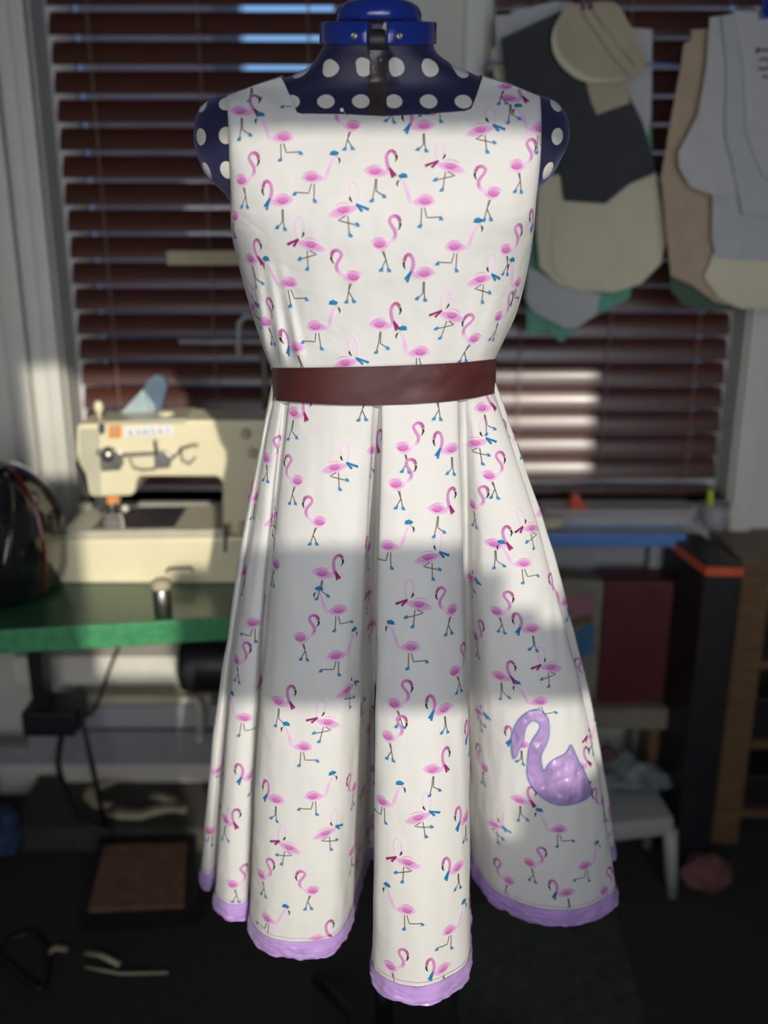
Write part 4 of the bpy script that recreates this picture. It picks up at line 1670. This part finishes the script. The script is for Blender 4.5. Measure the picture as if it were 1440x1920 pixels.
st = tube('stripe', [helm(lerp(-.45, -.30, k / 14), lerp(-.45, 1.2, k / 14), .0005) for k in range(15)], .0045, mat('dark_red_gloss', (0.10, 0.006, 0.010), .2, coat=.6), hel, 8)
st['label'] = 'dark red stripe'
tube('visor_rim', [helm(lerp(-1.25, -.62, k / 14), lerp(-.3, 1.1, k / 14), .002) for k in range(15)], .006, M_GLOSSBLACK, hel, 8)
bm = bmesh.new()
for j in range(13):
    pass
vs, fs = [], []
for j in range(13):
    for q in range(13):
        vs.append(helm(lerp(-2.2, -.95, q / 12), lerp(-.15, .62, j / 12), .005))
for j in range(12):
    for q in range(12):
        a = j * 13 + q
        fs.append((a, a + 1, a + 14, a + 13))
bm.free()
obj('visor', vs, fs, M_GLOSSBLACK, hel, True)

# floor things on the left
pdl = empty('treadle_pedal', at_z(255, 1700, 0), 'black machine treadle pedal with brown tread on the carpet', 'pedal')
P0 = [at_z(x, y, .05) for x, y in ((150, 1712), (372, 1700), (368, 1565), (185, 1572))]
P1 = [at_z(x, y, .062) for x, y in ((166, 1704), (345, 1695), (350, 1580), (196, 1585))]


def plate(name, Q, th, m, par):
    bm = bmesh.new()
    hi = [bm.verts.new(p) for p in Q]
    lo = [bm.verts.new(p - Vector((0, 0, th))) for p in Q]
    bm.faces.new(hi)
    bm.faces.new(lo)
    for k in range(4):
        bm.faces.new((lo[k], lo[(k + 1) % 4], hi[(k + 1) % 4], hi[k]))
    return bmobj(name, bm, m, par)


plate('pedal_frame', P0, .045, M_BLACK, pdl)
plate('tread', P1, .010, M_WOODDK, pdl)
tube('pitman_rod', [at_z(200, 1560, .06), at(150, 1330, 1.84)], .006, M_BLACK, pdl)


def ribbon_scrap(name, pts, wd, m, lab, cat, z=.006, group=None):
    P = [at_z(x, y, z) for x, y in pts]
    vs, fs = [], []
    n = len(P)
    for k in range(n):
        d = (P[min(k + 1, n - 1)] - P[max(k - 1, 0)]).normalized()
        nn = Vector((-d.y, d.x, 0)) * wd
        up = Vector((0, 0, .010 * abs(math.sin(k * 1.3))))
        vs += [P[k] + nn + up, P[k] - nn + up]
    for k in range(n - 1):
        fs.append((2 * k, 2 * k + 1, 2 * k + 3, 2 * k + 2))
    o = obj(name, vs, fs, m, None, True)
    mod = o.modifiers.new('thickness', 'SOLIDIFY')
    mod.thickness = .0025
    return tag(o, lab, cat, group)


ribbon_scrap('cloth_scrap', [(262, 1456), (225, 1463), (190, 1474), (172, 1485), (170, 1497), (185, 1508), (205, 1518)], .016, M_SCRAP, 'cream strip of cloth curling on the carpet, nearest the low cabinet', 'scrap', .066)
ribbon_scrap('cloth_scrap', [(208, 1518), (235, 1532), (262, 1530), (290, 1522), (320, 1518), (350, 1516)], .020, M_SCRAP, 'wide cream strip of cloth lying just behind the treadle', 'scrap', .066)
ribbon_scrap('cloth_scrap', [(285, 1490), (305, 1500), (330, 1506)], .014, M_SCRAP, 'short cream scrap of cloth lying nearest the skirt behind the treadle', 'scrap', .066)
ribbon_scrap('paper_strip', [(158, 1785), (190, 1797), (225, 1812)], .006, M_SCRAP, 'thin cream paper strip on the dark carpet in front of the treadle', 'paper strip')
ribbon_scrap('paper_strip', [(160, 1812), (225, 1832), (260, 1828), (315, 1828)], .003, M_SCRAP, 'narrow bent paper strip on the carpet below the skirt hem', 'paper strip')
ribbon_scrap('paper_strip', [(85, 1788), (105, 1783), (128, 1782)], .008, M_CARD2, 'small tan paper scrap on the carpet left of the other strips', 'paper strip')


def lump(name, c, r, m, lab, cat, seed=0, amp=.25, parent=None):
    bm = bmesh.new()
    bmesh.ops.create_icosphere(bm, subdivisions=4, radius=1.0)
    for v in bm.verts:
        n = 1 + amp * noise.noise(v.co * 1.6 + Vector((seed, 0, 0))) + amp * .4 * noise.noise(v.co * 4 + Vector((0, seed, 0)))
        v.co = Vector((v.co.x * r[0] * n, v.co.y * r[1] * n, max(-r[2], v.co.z * r[2] * n))) + Vector(c)
    o = bmobj(name, bm, m, parent, True)
    if lab:
        tag(o, lab, cat)
    return o


p = at_z(15, 1580, 0)
lump('blue_cloth_bundle', (p.x - .01, p.y - .04, .055), (.065, .06, .055), M_BLUECLOTH, 'dark blue patterned cloth bundle on the carpet at the left edge', 'cloth', 3)

# ================================================================== RIGHT: HANGING PATTERNS
hang = empty('hanging_rail', (0.5, YW - .03, 1.62), 'thin blue wire along the blind that the card patterns hang from', 'rail')
tube('wire', [(0.20, 2.02, at(1230, 122, 2.02).z + .004), (0.86, 2.02, at(1230, 122, 2.02).z - .002)], .0022, M_BLUEEDGE, hang, 8)
for xx in (.205, .855):
    boxmm('wire_hook', (xx - .006, 2.02, at(1230, 122, 2.02).z - .01), (xx + .006, 2.12, at(1230, 122, 2.02).z + .01), M_DARKSTEEL, hang)


def pat(name, pts, Y, m, lab, round_=0, th=.0015, bend=0.0, group='card sewing patterns hung on the window'):
    xs = [at(x, y, Y).x for x, y in pts]
    xc, hw = (min(xs) + max(xs)) / 2, (max(xs) - min(xs)) / 2 + 1e-6
    o = slab(name, pts, Y, th, m, None, 0, round_, (lambda co: bend * ((co.x - xc) / hw) ** 2) if bend else None)
    return tag(o, lab, 'pattern', group)


Yp = 2.0
pat('card_pattern', [(920, 95), (935, 80), (1000, 70), (1010, 200), (950, 190), (928, 150)], Yp + .03, M_CARD, 'cream card pattern peeping out left of the charcoal card pattern', 0)
pat('paper_pattern', [(928, 30), (1000, 22), (1062, 5), (1090, 12), (1090, 120), (930, 110)], Yp + .025, M_PAPER, 'white paper pattern behind the top of the charcoal card pattern')
pat('paper_pattern', [(958, 22), (1040, 2), (1075, 4), (1075, 60), (960, 58)], Yp + .022, M_PAPER2, 'topmost grey-white paper sheet behind the charcoal card pattern')
pat('paper_pattern', [(1150, 50), (1223, 55), (1221, 215), (1200, 330), (1150, 300)], Yp + .03, M_PAPER, 'white paper pattern sticking out right of the round tan pattern')
pat('green_card_pattern', [(1190, 205), (1221, 210), (1224, 360), (1180, 560), (1100, 600), (1052, 642), (1030, 622), (988, 628), (985, 420), (1050, 200)], Yp + .04, M_GCARD, 'green card pattern hanging behind the cream patterns')
pat('paper_pattern', [(990, 500), (1030, 520), (1126, 552), (1118, 590), (1085, 612), (1060, 616), (1000, 585), (985, 560)], Yp + .012, M_PAPER2, 'grey-white paper pattern tip showing below the big cream bag-shaped pattern')
pat('cream_card_pattern', [(1010, 330), (1228, 322), (1240, 400), (1246, 455), (1236, 495), (1200, 532), (1150, 548), (1090, 545), (1045, 532), (1010, 500), (1004, 420)], Yp - .004, M_CARD, 'big cream card pattern with rounded bottom below the charcoal pattern', 0, .003, -.01)
pat('cream_card_pattern', [(1038, 402), (1060, 398), (1085, 410), (1120, 440), (1130, 520), (1060, 530), (1036, 500)], Yp - .018, M_CARD, 'smaller cream card pattern flap lying over the big rounded pattern', 0, .003)
pat('charcoal_card_pattern', [(940, 72), (1066, 14), (1120, 60), (1180, 180), (1205, 230), (1226, 300), (1228, 325), (1180, 345), (1135, 382), (1058, 376), (1048, 300), (1000, 190), (950, 170)], Yp - .024, M_CHAR, 'charcoal angular card pattern with a round tan pattern over it', 0, .003)
pat('tan_card_pattern', [(1098, 148), (1174, 148), (1181, 193), (1119, 215), (1108, 190)], Yp - .030, M_CARD2, 'small tan rectangular card pattern below the round tan pattern')
for k, (Yo, sh_) in enumerate(((-.036, 0), (-.041, -3), (-.045, 4))):
    base = [(1058, 18), (1085, 12), (1150, 8), (1172, 40), (1192, 90), (1202, 118), (1190, 138), (1168, 148), (1125, 152), (1090, 145), (1055, 118), (1038, 85), (1040, 50)]
    pat('tan_card_pattern', [(x + sh_ * (y / 60), y - sh_) for x, y in base], Yp + Yo, (M_CARD2, M_CARD, M_CARD2)[k],
        ('rearmost round tan card pattern of the bundle at top right', 'middle round tan card pattern of the bundle at top right', 'front round tan card pattern of the bundle at top right')[k], 3, .0015, -.008)
pat('tan_card_pattern', [(1090, 20), (1105, 18), (1160, 85), (1190, 130), (1180, 140), (1150, 108)], Yp - .056, M_CARD2, 'narrow tan card strip lying diagonally across the round patterns')
pat('tan_card_pattern', [(1112, 18), (1140, 14), (1185, 80), (1198, 112), (1190, 122), (1150, 72)], Yp - .059, M_CARD2, 'second narrow tan card strip to the right of the diagonal one')
peg = empty('plastic_peg', at(1103, 6, Yp - .05), 'dark purple peg holding the round tan patterns', 'peg')
for dx in (-7, 7):
    slab('peg_jaw', [(1100 + dx, -12), (1106 + dx, -12), (1104 + dx, 16), (1101 + dx, 16)], Yp - .066, .03, M_PURPLE, peg)

Yq = 1.93
pat('brown_card_pattern', [(1301, 53), (1345, 52), (1440, 60), (1560, 120), (1560, 560), (1440, 576), (1395, 580), (1340, 566), (1300, 535), (1262, 518), (1252, 420), (1245, 330), (1262, 230), (1282, 120), (1287, 80), (1300, 74)], Yq, M_BOARD, 'big brown card pattern hanging at the right edge behind the white ones', 0, .003, .02)
pat('dark_green_card_pattern', [(1256, 500), (1290, 520), (1345, 560), (1370, 582), (1310, 584), (1280, 570), (1258, 545)], Yq + .02, M_DKGREEN, 'dark green card pattern edge below the big brown pattern')
pat('cream_card_pattern', [(1340, 470), (1460, 480), (1560, 480), (1560, 570), (1440, 578), (1390, 578), (1350, 560), (1320, 520)], Yq - .006, M_CARD, 'cream rounded card pattern bottom in front of the brown one')
pat('white_card_pattern', [(1336, 360), (1440, 370), (1560, 375), (1560, 492), (1440, 490), (1345, 484), (1335, 450)], Yq - .012, M_PAPER2, 'white square-bottomed card pattern below the other white patterns')
pat('white_card_pattern', [(1332, 32), (1378, 26), (1382, 120), (1420, 260), (1440, 405), (1400, 404), (1390, 404), (1384, 365), (1335, 365), (1295, 350), (1276, 315), (1274, 285), (1290, 255), (1310, 215), (1325, 130)], Yq - .019, M_PAPER, 'leftmost white sleeve-shaped card pattern, with curved lower edge', 0, .0015, .008)
pat('white_card_pattern', [(1352, 30), (1392, 22), (1398, 150), (1402, 240), (1440, 330), (1500, 400), (1440, 404), (1392, 402), (1372, 300), (1360, 255), (1362, 120)], Yq - .026, M_PAPER2, 'second white card pattern, overlapping the sleeve-shaped one')
pat('white_card_pattern', [(1378, 18), (1430, 22), (1500, 40), (1540, 300), (1480, 360), (1430, 330), (1400, 250), (1394, 120)], Yq - .033, M_PAPER, 'front white card pattern with black writing at the right edge', 0, .0015, .006)
nt_ = empty('pattern_writing', at(1432, 120, Yq - .034), 'faint black handwritten marks on the front white card pattern', 'writing')
for k, pts in enumerate(([(1418, 98), (1420, 90), (1428, 94), (1446, 93)], [(1424, 112), (1436, 110), (1446, 114)], [(1422, 128), (1432, 130), (1446, 126)], [(1430, 143), (1438, 145), (1446, 142)], [(1420, 92), (1421, 100)])):
    tube('pen_stroke', [at(x, y, Yq - .0345) + Vector((0, .006 * 0, 0)) for x, y in pts], .0016, M_INK, nt_, 6)
clp = empty('blue_clip', at(1434, 22, Yq - .04), 'dark blue clip at the top of the white card patterns', 'clip')
slab('clip_jaw', [(1427, 18), (1452, 16), (1452, 33), (1428, 34)], Yq - .045, .02, M_BLUEP, clp, .002)
slab('clip_grip', [(1430, -6), (1448, -8), (1450, 18), (1430, 18)], Yq - .038, .012, M_BLUEP, clp, .002)

# ------------------------------------------------------------------ right: shelf, bin, cabinet
ZB = HC - 0.655
rt = empty('work_table', (0.45, 2.0, 0), 'narrow pale work table with blue edge under the right window', 'table')
fa = at_z(1000, 1003, ZB)
boxmm('table_top', (-0.05, fa.y + .012, ZB - .03), (.645, 2.085, ZB), M_LAM, rt, .002)
boxmm('edge_strip', (-0.05, fa.y, ZB - .028), (.645, fa.y + .012, ZB + .002), M_BLUEEDGE, rt, .003)
for lx in (-.02, .615):
    boxmm('leg', (lx - .02, 2.02, 0), (lx + .02, 2.06, ZB - .03), M_GREY, rt)
boxmm('modesty_panel', (-0.0, 2.065, .42), (.60, 2.08, ZB - .03), M_GREY, rt)

it = empty('magazine_stack', (at(1100, 960, 2.03).x, 2.04, ZB), 'stack of pale papers and magazines lying on the blue-edged table', 'papers')
a, b = at(1010, 950, 2.02), at(1305, 985, 2.02)
cols6 = (M_LAM, M_CARD2, M_PAPER2, M_PINK, M_PAPER)
zz0 = ZB
for k in range(5):
    h = .007
    boxmm('magazine', (a.x + random.uniform(-.01, .012), 2.0 + random.uniform(0, .012), zz0), (b.x - random.uniform(0, .03), 2.083, zz0 + h), cols6[k], it)
    zz0 += h
o = slab('paper_cone', [(1068, 948), (1076, 920), (1086, 918), (1104, 948)], 2.0, .03, M_ORANGE, None, .002)
for v in o.data.vertices:
    pass
dz = zz0 - min(v.co.z for v in o.data.vertices)
for v in o.data.vertices:
    v.co.z += dz
tag(o, 'small orange wedge standing on the magazines under the right blind', 'wedge')
o = lump('crumpled_tissue', (0, 0, 0), (.035, .02, .014), M_SCRAP, 'crumpled cream cloth on the blue-edged table beside the skirt', 'cloth', 5)
p = at(1030, 975, 1.985)
o.location = (p.x, 1.985, ZB + .014)

cpx = at(1340, 975, 1.99)
cup = empty('pen_cup', (cpx.x, 1.99, ZB), 'grey plastic pen cup standing beside the right window jamb', 'cup')
lathe('cup_body', (cpx.x, 1.99, ZB), (0, 0, 1), [(.024, 0), (.026, .002), (.030, .055), (.028, .055), (.024, .006)], M_GREY, cup, 24)
tag(tube('highlighter_pen', [(cpx.x - .012, 1.985, ZB + .01), (cpx.x - .016, 1.985, ZB + .070), (cpx.x - .017, 1.985, ZB + .088)], [.006, .0065, .005], M_LIME, None, 10), 'lime green highlighter pen standing in the grey cup', 'pen')

# black bin with an orange rim, seen corner on
kb = at(1322, 1078, 1.80)
bn = empty('storage_bin', (kb.x + .05, 1.80, 0), 'tall black storage bin with an orange rim beside the wooden cabinet', 'bin')
zt = kb.z
A = Vector((kb.x, kb.y, 0))
Lf = at_z(1248, 1003, zt + .02)
Rt = at_z(1396, 1062, zt + .02)
B_ = Vector((Lf.x, Lf.y, 0))
D_ = Vector((Rt.x - .004, Rt.y, 0))
Cc = B_ + D_ - A


def quad_prism(name, q, z0, z1, m, par, grow=0.0):
    cen = sum(q, Vector((0, 0, 0))) / 4
    q = [p + (p - cen).normalized() * grow for p in q]
    bm = bmesh.new()
    lo = [bm.verts.new((p.x, p.y, z0)) for p in q]
    hi = [bm.verts.new((p.x, p.y, z1)) for p in q]
    bm.faces.new(lo)
    bm.faces.new(hi)
    for k in range(4):
        bm.faces.new((lo[k], lo[(k + 1) % 4], hi[(k + 1) % 4], hi[k]))
    return bmobj(name, bm, m, par)


Q = [A, D_, Cc, B_]
quad_prism('bin_body', Q, 0, zt - .0, M_BLACK, bn)
rim = quad_prism('bin_rim', Q, zt, zt + .018, M_ORANGE, bn, .004)
rim['label'] = 'orange rim'
quad_prism('bin_lid', Q, zt + .018, zt + .026, M_BLACK, bn, -.002)

# wooden cabinet at the right edge
wc = empty('wooden_cabinet', (0.78, 1.62, 0), 'brown wooden open cabinet with dark shelves at the right edge', 'cabinet')
k0 = at_z(1392, 1048, .70)
X0, Y0 = k0.x, k0.y
ZK = .70
boxmm('cabinet_top', (X0 - .004, Y0 - .01, ZK - .022), (X0 + .42, Y0 + .36, ZK), M_WOOD, wc, .003)
boxmm('side_panel', (X0, Y0, 0), (X0 + .02, Y0 + .34, ZK - .022), M_WOOD, wc)
boxmm('side_panel', (X0 + .40, Y0, 0), (X0 + .42, Y0 + .34, ZK - .022), M_WOOD, wc)
boxmm('front_stile', (X0, Y0 - .012, 0), (X0 + .062, Y0, ZK - .022), M_WOOD, wc, .002)
boxmm('cabinet_back', (X0 + .02, Y0 + .32, 0), (X0 + .40, Y0 + .34, ZK - .022), M_WOOD, wc)
for z in (.06, .24, .44):
    boxmm('shelf', (X0 + .02, Y0 + .005, z), (X0 + .40, Y0 + .32, z + .018), M_WOOD, wc)
for z in (.10, .30, .52):
    tag(boxmm('black_tray', (X0 + .045, Y0 + .02, {.10: .078, .30: .258, .52: .458}[z]), (X0 + .37, Y0 + .30, {.10: .16, .30: .36, .52: .54}[z]), M_BLACK, None, .006),
        {.10: 'black tray on the lowest shelf of the wooden cabinet', .30: 'black tray on the middle shelf of the wooden cabinet', .52: 'black tray on the top shelf of the wooden cabinet'}[z], 'tray', 'black trays in the wooden cabinet')

# things under the blue-edged table
a, b = at(1136, 1092, 1.93), at(1245, 1318, 1.93)
tag(boxmm('red_folder_box', (a.x, 1.93, b.z), (b.x, 2.02, a.z), M_RED, None, .003), 'dark red upright box beside the black bin', 'box')
a2 = at(1060, 1092, 1.95)
b2 = at(1138, 1310, 1.95)
pb = empty('printed_bag', ((a2.x + b2.x) / 2, 1.97, b2.z), 'printed bag with pink and blue panels between the skirt and the red box', 'bag')
slab('bag_body', [(1040, 1095), (1060, 1085), (1138, 1092), (1134, 1312), (1080, 1318), (1050, 1300)], 1.945, .06, mat('dull_tan_paper', (0.20, 0.18, 0.13), .8), pb, .008)
slab('pink_panel', [(1050, 1120), (1110, 1115), (1112, 1150), (1055, 1165)], 1.942, .004, M_PINK, pb)
slab('blue_panel', [(1078, 1185), (1112, 1165), (1116, 1222), (1080, 1240)], 1.942, .004, M_BLUE, pb)
slab('tan_band', [(1052, 1168), (1112, 1150), (1112, 1165), (1056, 1182)], 1.9425, .004, M_WOOD, pb)
zsh = b.z
lsh = empty('low_bench', (0.40, 1.98, 0), 'low wooden bench carrying the red box and the printed bag', 'bench')
boxmm('bench_top', (at(1040, 1320, 1.92).x, 1.90, zsh - .05), (at(1250, 1320, 1.92).x, 2.09, zsh), mat('dull_tan_paper', (0.20, 0.18, 0.13), .8), lsh, .003)
for lx in (at(1050, 1320, 1.92).x, at(1238, 1320, 1.92).x):
    boxmm('leg', (lx - .015, 1.93, 0), (lx + .015, 2.07, zsh - .05), M_WOOD, lsh)

# white stool with a heap of cloth
zst = .19
S0 = [at_z(x, y, zst) for x, y in ((1062, 1558), (1268, 1535), (1222, 1456), (1060, 1474))]
stl = empty('plastic_stool', (sum((p.x for p in S0)) / 4, sum((p.y for p in S0)) / 4, 0), 'white plastic stool with cloths on it, right of the skirt hem', 'stool')
bm = bmesh.new()
hi = [bm.verts.new(p) for p in S0]
lo = [bm.verts.new(p - Vector((0, 0, .045))) for p in S0]
bm.faces.new(hi)
bm.faces.new(lo)
for k in range(4):
    bm.faces.new((lo[k], lo[(k + 1) % 4], hi[(k + 1) % 4], hi[k]))
bmesh.ops.bevel(bm, geom=bm.edges[:], offset=.012, segments=3, affect='EDGES', profile=.5)
bmobj('seat', bm, M_STOOL, stl, True)
cs = sum(S0, Vector((0, 0, 0))) / 4
for p in S0:
    q = p.lerp(cs, .08)
    q2 = p.lerp(cs, -.06)
    tube('leg', [(q.x, q.y, zst - .03), (q2.x, q2.y, 0)], [.016, .012], M_STOOL, stl, 12)


def cloth_heap(name, c, rx, ry, h, m, lab, seed, n=26):
    vs, fs = [], []
    for j in range(n + 1):
        for i in range(n + 1):
            u, v = i / n * 2 - 1, j / n * 2 - 1
            r_ = math.hypot(u, v)
            z = h * max(0, 1 - r_ * r_ * .8) * (0.7 + .6 * noise.noise(Vector((u * 2.4 + seed, v * 2.4, .3)))) + .012 * noise.noise(Vector((u * 6, v * 6, seed)))
            x = c[0] + rx * u * (1 + .15 * noise.noise(Vector((v * 2, seed, 1))))
            y = c[1] + ry * v * (1 + .15 * noise.noise(Vector((u * 2, seed, 4))))
            vs.append((x, y, c[2] + max(.003, z)))
    for j in range(n):
        for i in range(n):
            if math.hypot((i + .5) / n * 2 - 1, (j + .5) / n * 2 - 1) > 1.12:
                continue
            a = j * (n + 1) + i
            fs.append((a, a + 1, a + n + 2, a + n + 1))
    o = obj(name, vs, fs, m, None, True)
    md = o.modifiers.new('thickness', 'SOLIDIFY')
    md.thickness = .004
    md.offset = 1
    return tag(o, lab, 'cloth')


p = at_z(1170, 1462, zst)
cloth_heap('cloth_heap', (p.x, p.y, zst), .10, .05, .06, M_SOFTGREY, 'grey patterned cloth heaped on the back of the white stool', 2.0)
p = at_z(1135, 1425, zst + .05)
lump('pink_cloth', (p.x, p.y - .005, zst + .068), (.025, .02, .02), M_PINKCLOTH, 'faded pink cloth on the grey heap beside the skirt', 'cloth', 8)
p = at_z(1315, 1610, .05)
lump('pink_cloth', (p.x, p.y - .03, .040), (.055, .045, .040), M_PINKCLOTH, 'faded pink cloth bundle on the carpet right of the stool leg', 'cloth', 11)

# grey floor mat and dark chair base in the foreground
mt = plate('floor_mat', [at_z(x, y, .006) for x, y in ((860, 1985), (1230, 1985), (1150, 1700), (860, 1690))], .005, mat('grey_green_mat', (0.045, 0.050, 0.045), .9, var=.3, vscale=40), None)
tag(mt, 'grey-green mat on the carpet under the right side of the skirt', 'mat')
